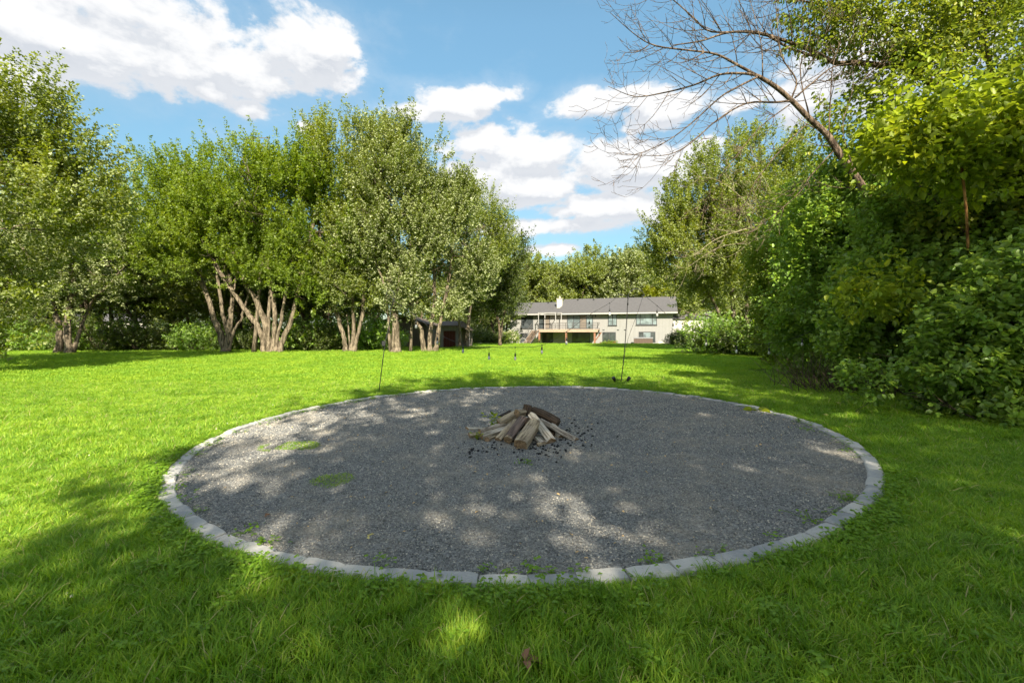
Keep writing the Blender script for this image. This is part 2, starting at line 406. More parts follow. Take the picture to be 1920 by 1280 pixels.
def pxl(lobes, d):
    """lobes given in photo pixels (u,v,ru,rv[,dd,rd]) around distance d"""
    out = []
    for L in lobes:
        u, v, ru, rv = L[:4]; dd = L[4] if len(L) > 4 else 0; D_ = d + dd
        rx = ru / F * D_; rz = rv / F * D_; ry = L[5] if len(L) > 5 else (rx + rz) / 2
        c = at(u, v, D_); out.append((c[0], c[1], c[2], rx, ry, rz))
    return out
def pxs(pts, d, r0, r1):
    out = [at(p[0], p[1], d + (p[2] if len(p) > 2 else 0)) for p in pts]
    x, y = out[0][0], out[0][1]; out[0][2] = ghf(x, y) - 0.12
    return (out, r0, r1)
def base_of(u, d):
    x = (u - CU) / F * d; return (x, d, ghf(x, d))

# ------------------------------------------------------------------ lawn, gravel disc
PC = np.array([0.10, 7.05]); PR = 4.57
def axis(a, b, c, d, s1, s2):      # fine between b and c, coarse outside
    return np.unique(np.round(np.concatenate([np.geomspace(1, abs(a - b) + 1, s2)[::-1] * -1 + 1 + b, np.linspace(b, c, s1), c - 1 + np.geomspace(1, d - c + 1, s2)]), 3))
def ground_mat():
    m, nt, out = mat('lawn_soil')
    tc = N(nt, 'ShaderNodeTexCoord').outputs['Object']
    n = NOISE(nt, tc, 0.35, 5, 0.6); n2 = NOISE(nt, tc, 30, 6, 0.7)
    c = MIX(nt, MR(nt, n, .3, .7), (0.09, 0.17, 0.008), (0.15, 0.23, 0.012))
    c = MIX(nt, MR(nt, n2, .35, .7), MIX(nt, .5, c, (0.035, 0.05, 0.012)), c)
    b = N(nt, 'ShaderNodeBsdfPrincipled', {'Base Color': c, 'Roughness': 0.95, 'Specular IOR Level': 0.1})
    bn = N(nt, 'ShaderNodeBump', {'Strength': 0.8, 'Distance': 0.05, 'Height': n2}); nt.links.new(bn.outputs[0], b.inputs['Normal'])
    nt.links.new(b.outputs[0], out.inputs[0]); return m
xs = np.unique(np.round(np.concatenate([axis(-420, -30, 36, 420, 110, 24), np.linspace(-5.4, 5.6, 90)]), 2)); ys = np.unique(np.round(np.concatenate([axis(-70, -8, 75, 700, 120, 24), np.linspace(2, 12.2, 84)]), 2))
X, Y = np.meshgrid(xs, ys); Z = gh(X, Y)
ins = np.hypot(X - PC[0], Y - PC[1]) < PR - 0.12
Z = np.where(ins, Z - 0.10, Z)
V = np.stack([X, Y, Z], -1).reshape(-1, 3); nx, ny = len(xs), len(ys)
I = np.arange(nx * ny).reshape(ny, nx)
Fq = np.stack([I[:-1, :-1], I[:-1, 1:], I[1:, 1:], I[1:, :-1]], -1).reshape(-1, 4)
lawn = mobj('lawn', fast_mesh('lawn', V, Fq, ground_mat(), smooth=True)); tag(lawn, 'bright green mown lawn running back to the house and the trees', kind='structure')

def gravel_mat():
    m, nt, out = mat('dark_gravel')
    tc = N(nt, 'ShaderNodeTexCoord').outputs['Object']
    vo = N(nt, 'ShaderNodeTexVoronoi', {'Vector': tc, 'Scale': 75.0, 'Randomness': 1.0})
    sp = N(nt, 'ShaderNodeSeparateColor', {0: vo.outputs['Color']})
    r = N(nt, 'ShaderNodeValToRGB', {0: sp.outputs[0]}); cr = r.color_ramp
    cr.elements[0].color = (0.10, 0.10, 0.097, 1); cr.elements[1].color = (0.34, 0.33, 0.30, 1); cr.elements[1].position = 1
    e = cr.elements.new(0.7); e.color = (0.22, 0.22, 0.21, 1)
    big = NOISE(nt, tc, 1.1, 5, 0.6); mid = NOISE(nt, tc, 5.0, 5, 0.6)
    dust = M(nt, 'MULTIPLY', MR(nt, big, 0.42, 0.68), MR(nt, mid, 0.35, 0.65))
    c = MIX(nt, M(nt, 'MULTIPLY', dust, 0.5), r.outputs[0], (0.40, 0.345, 0.26))
    b = N(nt, 'ShaderNodeBsdfPrincipled', {'Base Color': c, 'Roughness': 0.85, 'Specular IOR Level': 0.3})
    h = M(nt, 'ADD', M(nt, 'MULTIPLY', vo.outputs['Distance'], -1.2), M(nt, 'MULTIPLY', mid, 1.5))
    bn = N(nt, 'ShaderNodeBump', {'Strength': 0.9, 'Distance': 0.012, 'Height': h}); nt.links.new(bn.outputs[0], b.inputs['Normal'])
    nt.links.new(b.outputs[0], out.inputs[0]); return m
MT['gravel'] = gravel_mat()
def pit_h(x, y):
    x = np.asarray(x, float); y = np.asarray(y, float)
    P = np.stack([x, y, x * 0], -1).reshape(-1, 3)
    return gh(x, y) + 0.008 + 0.030 * (vnoise(P, 1.3, 3).reshape(x.shape) - .5) * np.clip((PR - .25 - np.hypot(x - PC[0], y - PC[1])) / .5, 0, 1) + 0.020 * (vnoise(P, 5.0, 8).reshape(x.shape) - .5) * np.clip((PR - .2 - np.hypot(x - PC[0], y - PC[1])) / .3, 0, 1)
rr = np.concatenate([[0.0], np.linspace(0.12, PR - 0.06, 55)]); th = np.linspace(0, 2 * np.pi, 181)[:-1]
R_, T_ = np.meshgrid(rr, th, indexing='ij'); X = PC[0] + R_ * np.cos(T_); Y = PC[1] + R_ * np.sin(T_); Z = pit_h(X, Y)
V = np.stack([X, Y, Z], -1).reshape(-1, 3); I = np.arange(len(rr) * 180).reshape(len(rr), 180); J = np.roll(I, -1, 1)
Fq = np.stack([I[:-1], I[1:], J[1:], J[:-1]], -1).reshape(-1, 4)
pit = mobj('gravel_bed', fast_mesh('gravel_bed', V, Fq, MT['gravel'], smooth=True)); tag(pit, 'round bed of dark grey gravel in the lawn', kind='structure')

# the ring of concrete edging blocks
def block_mat():
    m, nt, out = mat('edging_concrete')
    oi = N(nt, 'ShaderNodeObjectInfo'); tc = N(nt, 'ShaderNodeTexCoord').outputs['Object']
    geo = N(nt, 'ShaderNodeNewGeometry').outputs['Position']
    n = NOISE(nt, geo, 9, 6, 0.65); n2 = NOISE(nt, geo, 90, 3, 0.6)
    c = MIX(nt, oi.outputs['Random'], (0.27, 0.275, 0.28), (0.48, 0.46, 0.42))
    c = MIX(nt, MR(nt, n, .42, .7, 0, .55), c, (0.50, 0.46, 0.40))
    c = MIX(nt, MR(nt, n2, .55, .75, 0, .5), c, (0.12, 0.125, 0.13))
    b = N(nt, 'ShaderNodeBsdfPrincipled', {'Base Color': c, 'Roughness': 0.9, 'Specular IOR Level': 0.2})
    bn = N(nt, 'ShaderNodeBump', {'Strength': 0.6, 'Distance': 0.008, 'Height': M(nt, 'ADD', n, M(nt, 'MULTIPLY', n2, .5))}); nt.links.new(bn.outputs[0], b.inputs['Normal'])
    nt.links.new(b.outputs[0], out.inputs[0]); return m
MT['block'] = block_mat()
def block_mesh(k):
    """wedge shaped retaining block, long side outward, split rough on the outer face"""
    r = random.Random(k); L, Wd, Hh = 0.298, 0.138, 0.12
    nseg = 5; V = []; Fc = []
    prof = [(-Wd / 2, -Hh), (-Wd / 2, -0.012), (-Wd / 2 + 0.012, 0.0), (Wd / 2 - 0.016, 0.0), (Wd / 2, -0.016), (Wd / 2 + 0.008, -Hh)]   # across: inner, outer
    for i in range(nseg + 1):
        t = i / nseg
        ins_ = 0.008 if i in (0, nseg) else 0
        for j, (p, z) in enumerate(prof):
            half = L / 2 * (1 + 0.035 * (p / (Wd / 2)))
            x = -half + 2 * half * t
            yy = p + (r.uniform(-.005, .005) if j >= 3 else r.uniform(-.002, .002)) - ins_ * (1 if p > 0 else -1) * .6
            arc = -(x * x) / (2 * PR)
            V.append((x, yy + arc, z + (r.uniform(-.003, .003) if z > -0.1 else 0) - (ins_ * .7 if z > -.1 else 0)))
    m = len(prof)
    for i in range(nseg):
        for j in range(m - 1): Fc.append((i * m + j, (i + 1) * m + j, (i + 1) * m + j + 1, i * m + j + 1))
    Fc += [tuple(range(m)), tuple(nseg * m + j for j in range(m))[::-1]]
    return rounded_mesh('block', V, Fc, MT['block'])
bms = [block_mesh(k) for k in range(7)]
ring = empty('stone_edging', (PC[0], PC[1], ghf(*PC)), 'ring of pale grey concrete blocks set flush around the gravel bed', 'edging')
NB = 94
for k in range(NB):
    w = 2 * math.pi * k / NB + random.uniform(-.002, .002); rr_ = PR + random.uniform(-.012, .012)
    x = PC[0] + (rr_ - .075) * math.cos(w); y = PC[1] + (rr_ - .075) * math.sin(w)
    o = mobj('block', bms[k % 7], ring)
    o.location = (x - ring.location.x, y - ring.location.y, ghf(x, y) + 0.035 + random.uniform(-.014, .010) - ring.location.z)
    o.rotation_euler = (random.uniform(-.06, .06), random.uniform(-.03, .03) - 0.017 * math.sin(w), w - math.pi / 2 + random.uniform(-.02, .02))

# ------------------------------------------------------------------ grass and pebbles (geometry nodes over points)
def src_obj(name, me):
    return bpy.data.objects.new(name, me)          # never linked to the scene: only a source for the instances
def scatter(name, P, sources, scl, rotz, tilt, label=None, sclz=None):
    me = bpy.data.meshes.new(name); n = len(P)
    me.vertices.add(n); me.vertices.foreach_set('co', np.ascontiguousarray(P, np.float32).ravel())
    def av(nm, typ, arr):
        a = me.attributes.new(nm, typ, 'POINT'); a.data.foreach_set('vector' if typ == 'FLOAT_VECTOR' else 'value', np.ascontiguousarray(arr, np.float32 if typ != 'INT' else np.int32).ravel())
    av('rot', 'FLOAT_VECTOR', np.stack([tilt[:, 0], tilt[:, 1], rotz], -1))
    av('scl', 'FLOAT_VECTOR', np.stack([scl, scl, sclz if sclz is not None else scl], -1))
    av('idx', 'INT', rng.integers(0, len(sources), n))
    o = mobj(name, me)
    ng = bpy.data.node_groups.new(name + '_nodes', 'GeometryNodeTree')
    ng.interface.new_socket('Geometry', in_out='INPUT', socket_type='NodeSocketGeometry')
    ng.interface.new_socket('Geometry', in_out='OUTPUT', socket_type='NodeSocketGeometry')
    gi = ng.nodes.new('NodeGroupInput'); go = ng.nodes.new('NodeGroupOutput')
    ip = ng.nodes.new('GeometryNodeInstanceOnPoints'); jn = ng.nodes.new('GeometryNodeJoinGeometry')
    for s in reversed(sources):
        oi = ng.nodes.new('GeometryNodeObjectInfo'); oi.inputs['Object'].default_value = s; oi.inputs['As Instance'].default_value = True
        ng.links.new(oi.outputs['Geometry'], jn.inputs[0])
    ng.links.new(gi.outputs[0], ip.inputs['Points']); ng.links.new(jn.outputs[0], ip.inputs['Instance'])
    ip.inputs['Pick Instance'].default_value = True
    def at_(nm, typ):
        a = ng.nodes.new('GeometryNodeInputNamedAttribute'); a.data_type = typ; a.inputs[0].default_value = nm
        return [q for q in a.outputs if q.enabled and q.name == 'Attribute'][0]
    ng.links.new(at_('idx', 'INT'), ip.inputs['Instance Index'])
    e2r = ng.nodes.new('FunctionNodeEulerToRotation'); ng.links.new(at_('rot', 'FLOAT_VECTOR'), e2r.inputs[0])
    ng.links.new(e2r.outputs[0], ip.inputs['Rotation']); ng.links.new(at_('scl', 'FLOAT_VECTOR'), ip.inputs['Scale'])
    ng.links.new(ip.outputs[0], go.inputs[0])
    md = o.modifiers.new('scatter', 'NODES'); md.node_group = ng
    return tag(o, label, kind='stuff')
def grass_mat():
    m, nt, out = mat('grass_blade')
    at_ = N(nt, 'ShaderNodeAttribute', attribute_name='tint'); oi = N(nt, 'ShaderNodeObjectInfo')
    pos = N(nt, 'ShaderNodeNewGeometry').outputs['Position']
    n1 = NOISE(nt, pos, 0.5, 5, 0.65); n2 = NOISE(nt, pos, 3.2, 4, 0.6)
    f = M(nt, 'ADD', M(nt, 'MULTIPLY', at_.outputs['Fac'], 0.6), M(nt, 'ADD', M(nt, 'MULTIPLY', MR(nt, n1, .32, .68), .2), M(nt, 'MULTIPLY', MR(nt, n2, .3, .7), .3)))
    r = N(nt, 'ShaderNodeValToRGB', {0: f}); cr = r.color_ramp
    cr.elements[0].color = (0.075, 0.165, 0.016, 1); cr.elements[1].color = (0.44, 0.56, 0.07, 1); cr.elements[1].position = 1
    e = cr.elements.new(0.45); e.color = (0.195, 0.345, 0.032, 1); e = cr.elements.new(0.75); e.color = (0.31, 0.42, 0.035, 1)
    dry = M(nt, 'MULTIPLY', MR(nt, NOISE(nt, pos, 1.4, 5, .7), .60, .72), MR(nt, at_.outputs['Fac'], .55, .8))
    c = MIX(nt, M(nt, 'MULTIPLY', dry, .75), r.outputs[0], (0.22, 0.17, 0.07))
    c = MIX(nt, M(nt, 'MULTIPLY', MR(nt, at_.outputs['Fac'], .955, .965), .85), c, (0.45, 0.37, 0.19))
    b = N(nt, 'ShaderNodeBsdfPrincipled', {'Base Color': c, 'Roughness': 0.5, 'Specular IOR Level': 0.25})
    t = N(nt, 'ShaderNodeBsdfTranslucent', {'Color': MIX(nt, 1.0, c, (1.3, 1.45, .5), 'MULTIPLY')})
    mx = N(nt, 'ShaderNodeMixShader', {0: 0.42, 1: b.outputs[0], 2: t.outputs[0]}); nt.links.new(mx.outputs[0], out.inputs[0]); return m
MT['grass'] = grass_mat()
MT['clover'] = leaf_mat('clover_leaf', [(0.09,0.18,0.01),(0.15,0.28,0.012),(0.24,0.38,0.02)], trans=.35)
def tuft(k, nb, rad, h, w, lean=0.5, tv=1.0):
    r = np.random.default_rng(100 + k); V = []; Fc = []; T = []
    for i in range(nb):
        a = r.random() * 6.283; q = rad * math.sqrt(r.random()); bx, by = q * math.cos(a), q * math.sin(a)
        hh = h * (0.5 + .7 * r.random()); la = a + r.normal() * .9; le = hh * lean * (0.3 + r.random()); fa = la + 1.57 + r.normal() * .4
        ww = w * (.7 + .6 * r.random()); dx, dy = math.cos(fa) * ww / 2, math.sin(fa) * ww / 2; b = len(V)
        for j, t in enumerate((0, .4, .75)):
            cx = bx + math.cos(la) * le * t * t; cy = by + math.sin(la) * le * t * t; cz = hh * t * (1 - .25 * t * lean); s = 1 - .45 * t
            V += [(cx - dx * s, cy - dy * s, cz), (cx + dx * s, cy + dy * s, cz)]
        V.append((bx + math.cos(la) * le, by + math.sin(la) * le, hh * (1 - .25 * lean)))
        Fc += [(b, b + 1, b + 3, b + 2), (b + 2, b + 3, b + 5, b + 4), (b + 4, b + 5, b + 6)]; T += [.5 + (r.random() - .5) * tv] * 3
    me = rounded_mesh('grass_tuft', V, Fc, MT['grass']); a = me.attributes.new('tint', 'FLOAT', 'FACE'); a.data.foreach_set('value', np.array(T, np.float32))
    return src_obj('grass_tuft', me)
near_t = [tuft(k, 30, .055, .054, .0042, .75) for k in range(7)] + [tuft(20, 22, .05, .09, .005, .9)]
far_t = [tuft(40 + k, 60, .30, .045, .013, .8, .45) for k in range(6)]
def outside(P, m=0.02):
    return np.hypot(P[:, 0] - PC[0], P[:, 1] - PC[1]) > PR + m
def fill(d0, d1, dens, side=1.32, extra=1.0, m=.03):
    A = (d1 * d1 - d0 * d0) * side + 2 * extra * (d1 - d0); n = int(A * dens * 1.02)
    y = np.sqrt(d0 * d0 + rng.random(n) * (d1 * d1 - d0 * d0)); x = (rng.random(n) * 2 - 1) * (y * side + extra)
    P = np.stack([x, y, np.zeros(n)], -1); P = P[outside(P, m)]
    return P
def lawn_edge(P):      # the mown grass stops in the woods and under the shrubs
    x, y = P[:, 0], P[:, 1]
    return (x < 15) & ~((x > 8.3) & (y < 16)) | (y > 16) & (x < y * .5 + 5)
def put(name, P, src, s0, s1, label, tl=0.12, hz=None):
    P[:, 2] = gh(P[:, 0], P[:, 1]); n = len(P)
    nz = vnoise(P * [1, 1, 0], 1.7, 11) * .6 + vnoise(P * [1, 1, 0], 6, 12) * .4
    scl = (s0 + (s1 - s0) * rng.random(n)); hz_ = scl * (0.6 + 0.8 * nz)
    return scatter(name, P, src, scl, rng.random(n) * 6.283, rng.normal(size=(n, 2)) * tl, label, hz_)
P1 = fill(0.9, 5.2, 620, extra=1.4); put('near_grass', P1[lawn_edge(P1)], near_t, .8, 1.35, 'long green grass blades in front of and beside the gravel bed')
P2 = fill(5.2, 13.5, 210, side=1.28); put('middle_grass', P2[lawn_edge(P2)], near_t, 1.1, 1.8, 'green grass around the far side of the gravel bed')
P3 = np.concatenate([fill(13.5, 30, 26, side=1.25), fill(30, 58, 9, side=1.25)]); put('far_grass', P3[lawn_edge(P3)], far_t, .9, 1.5, 'mown sunlit grass reaching back to the trees')
# rank grass and clover crowding the ring
w = rng.random(3200) * 6.283; q = PR + .035 + np.abs(rng.normal(size=3200)) * .08
Pe = np.stack([PC[0] + q * np.cos(w), PC[1] + q * np.sin(w), w * 0], -1)
put('edge_grass', Pe, near_t, .8, 1.25, 'tufts of longer grass against the ring of blocks')
def clover_src(k):
    r = np.random.default_rng(300 + k); n = 15
    P = np.concatenate([r.normal(size=(n, 2)) * .035, (.02 + .035 * r.random((n, 1)))], 1)
    P = np.repeat(P, 3, 0); a = np.tile(np.array([0, 2.09, 4.19]), n) + np.repeat(r.random(n) * 6, 3)
    A = np.stack([np.cos(a), np.sin(a), a * 0 + .1], -1); Nn = unit(np.array([[0, 0, 1.0]]) + r.normal(size=(3 * n, 3)) * .3)
    V, Fq, _ = leaf_faces(P, unit(A), Nn, np.full(3 * n, .0135), True, .95, .05)
    return src_obj('clover_sprig', fast_mesh('clover_sprig', V, Fq, MT['clover'], np.repeat(r.random(3 * n), 2)))
cl_src = [clover_src(k) for k in range(5)]
w = np.concatenate([rng.normal(3.75, .25, 200), rng.normal(4.5, .2, 70), rng.normal(5.35, .14, 150), rng.random(120) * 6.283]); q = PR + .03 + np.abs(rng.normal(size=len(w))) * .06
w = np.concatenate([w, rng.random(70) * 6.283, rng.normal(2.6, .5, 60)]); q = np.concatenate([q, PR - .17 + rng.normal(size=70) * .02, PR - .2 - np.abs(rng.normal(size=60)) * .06])
Pe = np.stack([PC[0] + q * np.cos(w), PC[1] + q * np.sin(w), w * 0], -1)
Pf = fill(1.2, 6, 14); Pf = Pf[(vnoise(Pf, 1.1, 44) > .55)]
put('clover', np.concatenate([Pe, Pf]), cl_src, .9, 1.5, 'low clover creeping along the outer edge of the blocks')
# white clover heads
def flower_src():
    mb = MB(); mb.tube([(0, 0, 0), (0.003, 0, .05)], [.0012, .001], 4, 1); mb.lathe([(.002, .048), (.008, .052), (.010, .059), (.007, .066), (.002, .069)], 7, (0.003, 0, 0))
    return src_obj('clover_head', rounded_mesh('clover_head', mb.V, mb.F, [simple('clover_white', (.5, .47, .36), var=.3, scale=300), MT['clover']], mb.M))
Pf = fill(1.5, 9, 1.6); Pf = Pf[vnoise(Pf, .6, 60) > .5]
put('clover_flowers', Pf, [flower_src()], .55, 1.0, 'small white clover heads scattered in the lawn')
# gravel
def pebble_src(k, cols):
    r = np.random.default_rng(500 + k); V = []
    mb = MB(); g = 1.618
    ico = np.array([(-1,g,0),(1,g,0),(-1,-g,0),(1,-g,0),(0,-1,g),(0,1,g),(0,-1,-g),(0,1,-g),(g,0,-1),(g,0,1),(-g,0,-1),(-g,0,1)], float)
    ico = unit(ico) * (0.75 + .5 * r.random((12, 1))) * np.array([1, .8, .6])
    fc = [(0,11,5),(0,5,1),(0,1,7),(0,7,10),(0,10,11),(1,5,9),(5,11,4),(11,10,2),(10,7,6),(7,1,8),(3,9,4),(3,4,2),(3,2,6),(3,6,8),(3,8,9),(4,9,5),(2,4,11),(6,2,10),(8,6,7),(9,8,1)]
    return src_obj('pebble', rounded_mesh('pebble', ico, fc, cols))
def pebble_mat():
    m, nt, out = mat('pebble_stone')
    oi = N(nt, 'ShaderNodeObjectInfo')
    r = N(nt, 'ShaderNodeValToRGB', {0: oi.outputs['Random']}); cr = r.color_ramp
    cr.elements[0].color = (0.07, 0.07, 0.068, 1); cr.elements[1].color = (0.6, 0.54, 0.44, 1); cr.elements[1].position = 1
    for p, c in ((.35, (.155, .156, .15, 1)), (.7, (.245, .243, .232, 1)), (.92, (.37, .34, .28, 1))): e = cr.elements.new(p); e.color = c
    b = N(nt, 'ShaderNodeBsdfPrincipled', {'Base Color': MIX(nt, M(nt, 'MULTIPLY', MR(nt, NOISE(nt, N(nt, 'ShaderNodeNewGeometry').outputs['Position'], 1.1, 5, .62), .46, .66), .38), r.outputs[0], (.40, .35, .27)), 'Roughness': 0.75, 'Specular IOR Level': 0.4}); nt.links.new(b.outputs[0], out.inputs[0]); return m
pm = pebble_mat(); pebs = [pebble_src(k, pm) for k in range(6)]
n = 270000; y = PC[1] + (rng.random(n) * 2 - 1) * PR; x = PC[0] + (rng.random(n) * 2 - 1) * PR
keep = (np.hypot(x - PC[0], y - PC[1]) < PR - .16) & (rng.random(n) < np.clip((3.6 / y) ** 1.2, .25, 1))
x = x[keep]; y = y[keep]; P = np.stack([x, y, pit_h(x, y) + .002], -1); n = len(P)
sz = (.0045 + .005 * rng.random(n) ** 2) * np.clip((y / 4.5), .95, 1.7)
scatter('gravel', P, pebs, sz, rng.random(n) * 6.28, rng.normal(size=(n, 2)) * .5, 'loose dark grey crushed gravel with paler stones')
# chaff and leaf bits on the gravel
MT['litter'] = simple('dry_leaf_bit', (.55, .38, .18), var=.35, scale=3)
def bit(k):
    r = np.random.default_rng(700 + k); V, Fq, _ = leaf_faces(np.zeros((1, 3)), np.array([[1., 0, .1]]), np.array([[0, .2, 1.]]), np.array([1.0]), True, .35 + .3 * r.random(), .15)
    return src_obj('leaf_bit', fast_mesh('leaf_bit', V, Fq, MT['litter']))
n = 520; w = rng.random(n) * 6.283; q = (PR - .25) * np.sqrt(rng.random(n)); x = PC[0] + q * np.cos(w); y = PC[1] + q * np.sin(w)
P = np.stack([x, y, pit_h(x, y) + .012], -1)
scatter('leaf_litter', P, [bit(k) for k in range(4)], .015 + .030 * rng.random(n) ** 2, rng.random(n) * 6.28, rng.normal(size=(n, 2)) * .3, 'tan dry leaf bits and chaff strewn on the gravel')

# ------------------------------------------------------------------ the maples on the left
GT = 'maples standing along the left side of the lawn'
def T(label, u, v, stems, lobes, **kw):
    d = 1204.5 / (v - 622.0)
    base = base_of(u, d)
    dn = kw.pop('down', 30); lobes = [(L[0], L[1] + dn * min(1, max(0, (520 - L[1]) / 160)), L[2] * .95, L[3] * .93) + tuple(L[4:]) for L in lobes]
    kw.setdefault('group', GT); kw.setdefault('cull', .4); kw.setdefault('feather', 110)
    return make_tree('maple_tree', label, 'tree', base, [pxs(p, d, a / F * d / 2 * .64, b / F * d / 2 * .75) for p, a, b in stems], pxl(lobes, d), **kw)
T('huge leafy maple at the left edge whose foliage hangs down to the lawn', -235, 695,
  [([(-235,695),(-230,560),(-190,420,1),(-150,250,1)], 60, 20), ([(-230,600),(-130,430,-1),(-60,300,0)], 36, 12), ([(-240,600),(-330,400)], 40, 14)],
  [(-130,300,200,190,1,4.5),(20,200,80,100,1,2.5),(-10,150,70,70,0,2.5),(90,300,75,70,2,2.5),(150,270,55,45,2,2),(20,380,110,110,0,3),(-60,520,110,110,-.5,3),(-20,610,60,60,0,1.6),(-350,300,170,200,0,4),(150,350,60,50,2,2),(-5,470,75,75,0,2.4)],
  down=48, n=3300, mt='maple', leaves=58, size=.11, seed=11, branches=60, Ls=(.8,1.7), thr=.44)
T('maple with two sunlit trunks and silvery leaves, nearest to the left edge', 122, 663,
  [([(108,663),(112,620),(104,590),(98,560),(60,490,-1),(10,420,-1)], 17, 5), ([(130,663),(126,620),(131,575),(139,540),(135,500),(140,430,.5),(120,330)], 19, 6), ([(131,575),(128,540),(118,520),(100,470)], 7, 4), ([(134,600),(170,570,1),(200,540,1),(232,500,1)], 9, 4)],
  [(165,470,85,70),(130,420,60,60),(60,500,70,60,-.5),(210,520,55,45,1),(40,420,60,60),(180,400,70,40,1),(110,560,40,30,-.6),(60,340,80,80,1),(230,440,40,60,1)],
  n=1500, mt='silver', seed=12, leaves=56, size=.12, thr=.44, Ls=(.6,1.3))
T('multi-trunk maple with a ring of weeds at its foot, left of the five-trunk one', 420, 661,
  [([(421,661),(418,645),(412,625),(402,600),(395,575),(378,530),(366,505),(330,450)], 20, 7), ([(420,645),(426,625),(418,590),(414,560),(408,520),(400,440)], 12, 6),
   ([(424,648),(428,620),(432,590),(436,555),(425,500),(415,420)], 15, 6), ([(428,628),(440,618),(452,600),(456,585),(470,540)], 9, 4), ([(430,600),(438,560),(445,500)], 7, 4)],
  [(330,400,105,80),(270,400,70,80),(360,330,90,60),(300,340,80,60),(400,440,70,60),(250,470,60,50,-.5),(330,510,55,30,-.4),(420,360,70,60),(470,430,50,60)],
  n=1600, mt='maple_green', seed=13, leaves=58, thr=.45, size=.115, spread=.16)
T('large maple with five pale trunks fanning out of one foot', 510, 662,
  [([(497,662),(493,640),(483,610),(470,595),(455,575),(440,550),(400,490),(370,420)], 17, 8), ([(507,662),(503,635),(495,600),(487,580),(476,555),(462,535),(430,460),(400,380)], 20, 8),
   ([(513,660),(514,630),(516,600),(514,575),(508,540),(500,470),(490,360)], 15, 8), ([(516,662),(521,630),(528,600),(530,580),(550,480)], 10, 6), ([(523,662),(531,635),(545,600),(555,565),(565,530),(580,460),(600,360)], 16, 7),
   ([(500,590),(505,520),(480,440)], 10, 5), ([(476,556),(490,500),(500,440)], 9, 5)],
  [(500,350,140,95),(420,360,90,70),(560,320,95,75),(380,440,90,60),(600,420,80,70),(470,470,100,50),(330,360,70,60),(380,300,60,42),(450,285,65,48),(540,265,65,42),(620,330,60,80),(560,500,60,40),(290,300,40,22),(660,440,50,60),(300,430,60,50),(450,520,55,26,-.6),(585,560,40,30,-.4),(545,535,35,26,-1),(390,510,60,35,-.5),(340,560,40,30,.5)],
  n=4300, mt='maple_green', seed=14, leaves=58, branches=64, thr=.45, size=.115, spread=.16, Ls=(.7,1.5), upw=.75)
T('tall maple with three slim trunks in a V', 656, 661,
  [([(650,661),(645,635),(638,610),(625,560),(618,530),(600,440),(590,330)], 14, 6), ([(658,661),(662,635),(662,600),(660,550),(655,480),(660,330)], 13, 6), ([(663,661),(670,630),(678,600),(684,540),(690,440),(700,300)], 12, 6), ([(656,640),(654,620),(650,590)], 5, 3)],
  [(650,300,70,85),(620,250,45,45),(680,260,50,55),(610,380,60,70),(680,380,60,70),(640,460,60,60),(665,560,40,36,-.5),(650,515,55,45,-.3),(700,430,50,60),(600,225,30,22)],
  n=2200, mt='maple', seed=15, leaves=58, thr=.45, size=.115, spread=.16, upw=.8)
T('maple with one thick sunlit trunk and silvery lower leaves', 743, 662,
  [([(743,662),(742,630),(741,590),(737,565),(732,540),(728,505),(724,480),(720,400),(710,300)], 24, 10), ([(737,570),(745,540),(765,480),(780,400)], 13, 6), ([(733,545),(722,540),(700,480),(690,400)], 7, 4)],
  [(740,330,80,85),(720,260,50,55),(780,275,52,60),(760,420,75,60),(700,440,60,60),(780,500,40,36,-.6),(745,580,26,26,-.5),(760,545,35,26,-.6),(800,370,45,60),(745,225,50,24),(820,440,40,40)],
  n=2500, mt='silver', seed=16, leaves=58, thr=.45, size=.115, spread=.16, upw=.8)
T('maple with one trunk leaning left out of a low cluster of three', 803, 660,
  [([(796,660),(793,640),(788,615),(776,600),(770,570),(766,540),(750,470),(745,400)], 16, 7), ([(806,660),(806,635),(808,615),(815,560),(815,480),(820,380)], 14, 7), ([(815,660),(820,635),(824,610),(829,590),(845,500),(850,420)], 14, 6), ([(770,590),(774,570),(780,540)], 7, 4)],
  [(830,420,70,70),(800,500,60,45,-.3),(850,500,50,50),(870,420,55,60),(830,570,40,30,-.5),(780,570,30,30,-.4),(850,360,50,50),(800,380,50,60),(890,460,40,50),(860,330,26,30),(900,380,26,30),(900,520,30,40)],
  n=2400, mt='silver', seed=17, leaves=58, thr=.45, size=.115, spread=.16, upw=.75)
T('slim pale trunk rising beside the little shed', 874, 652,
  [([(874,652),(877,620),(880,590),(884,560),(888,500),(900,420)], 10, 5), ([(862,652),(862,610),(858,575),(862,520)], 8, 4)],
  [(890,440,50,60),(925,420,35,40),(915,480,42,40),(870,500,40,36),(880,540,26,26),(935,455,30,25),(880,350,20,30),(915,360,16,24),(945,400,18,14)],
  n=1500, mt='maple', seed=18, leaves=44, thr=.45, size=.12)
T('dark broad tree behind the shed with a low limb reaching right', 935, 648.5,
  [([(938,648),(936,610),(928,580),(920,540),(905,480)], 8, 4), ([(936,615),(945,590),(958,560),(965,520)], 6, 3)],
  [(930,520,45,45),(950,470,38,32),(965,440,20,14),(905,580,30,28),(950,560,26,30),(900,500,40,40),(975,500,18,20)],
  n=1300, mt='dark', bark='bark_dark', seed=19, leaves=40, size=.15, thr=.46)

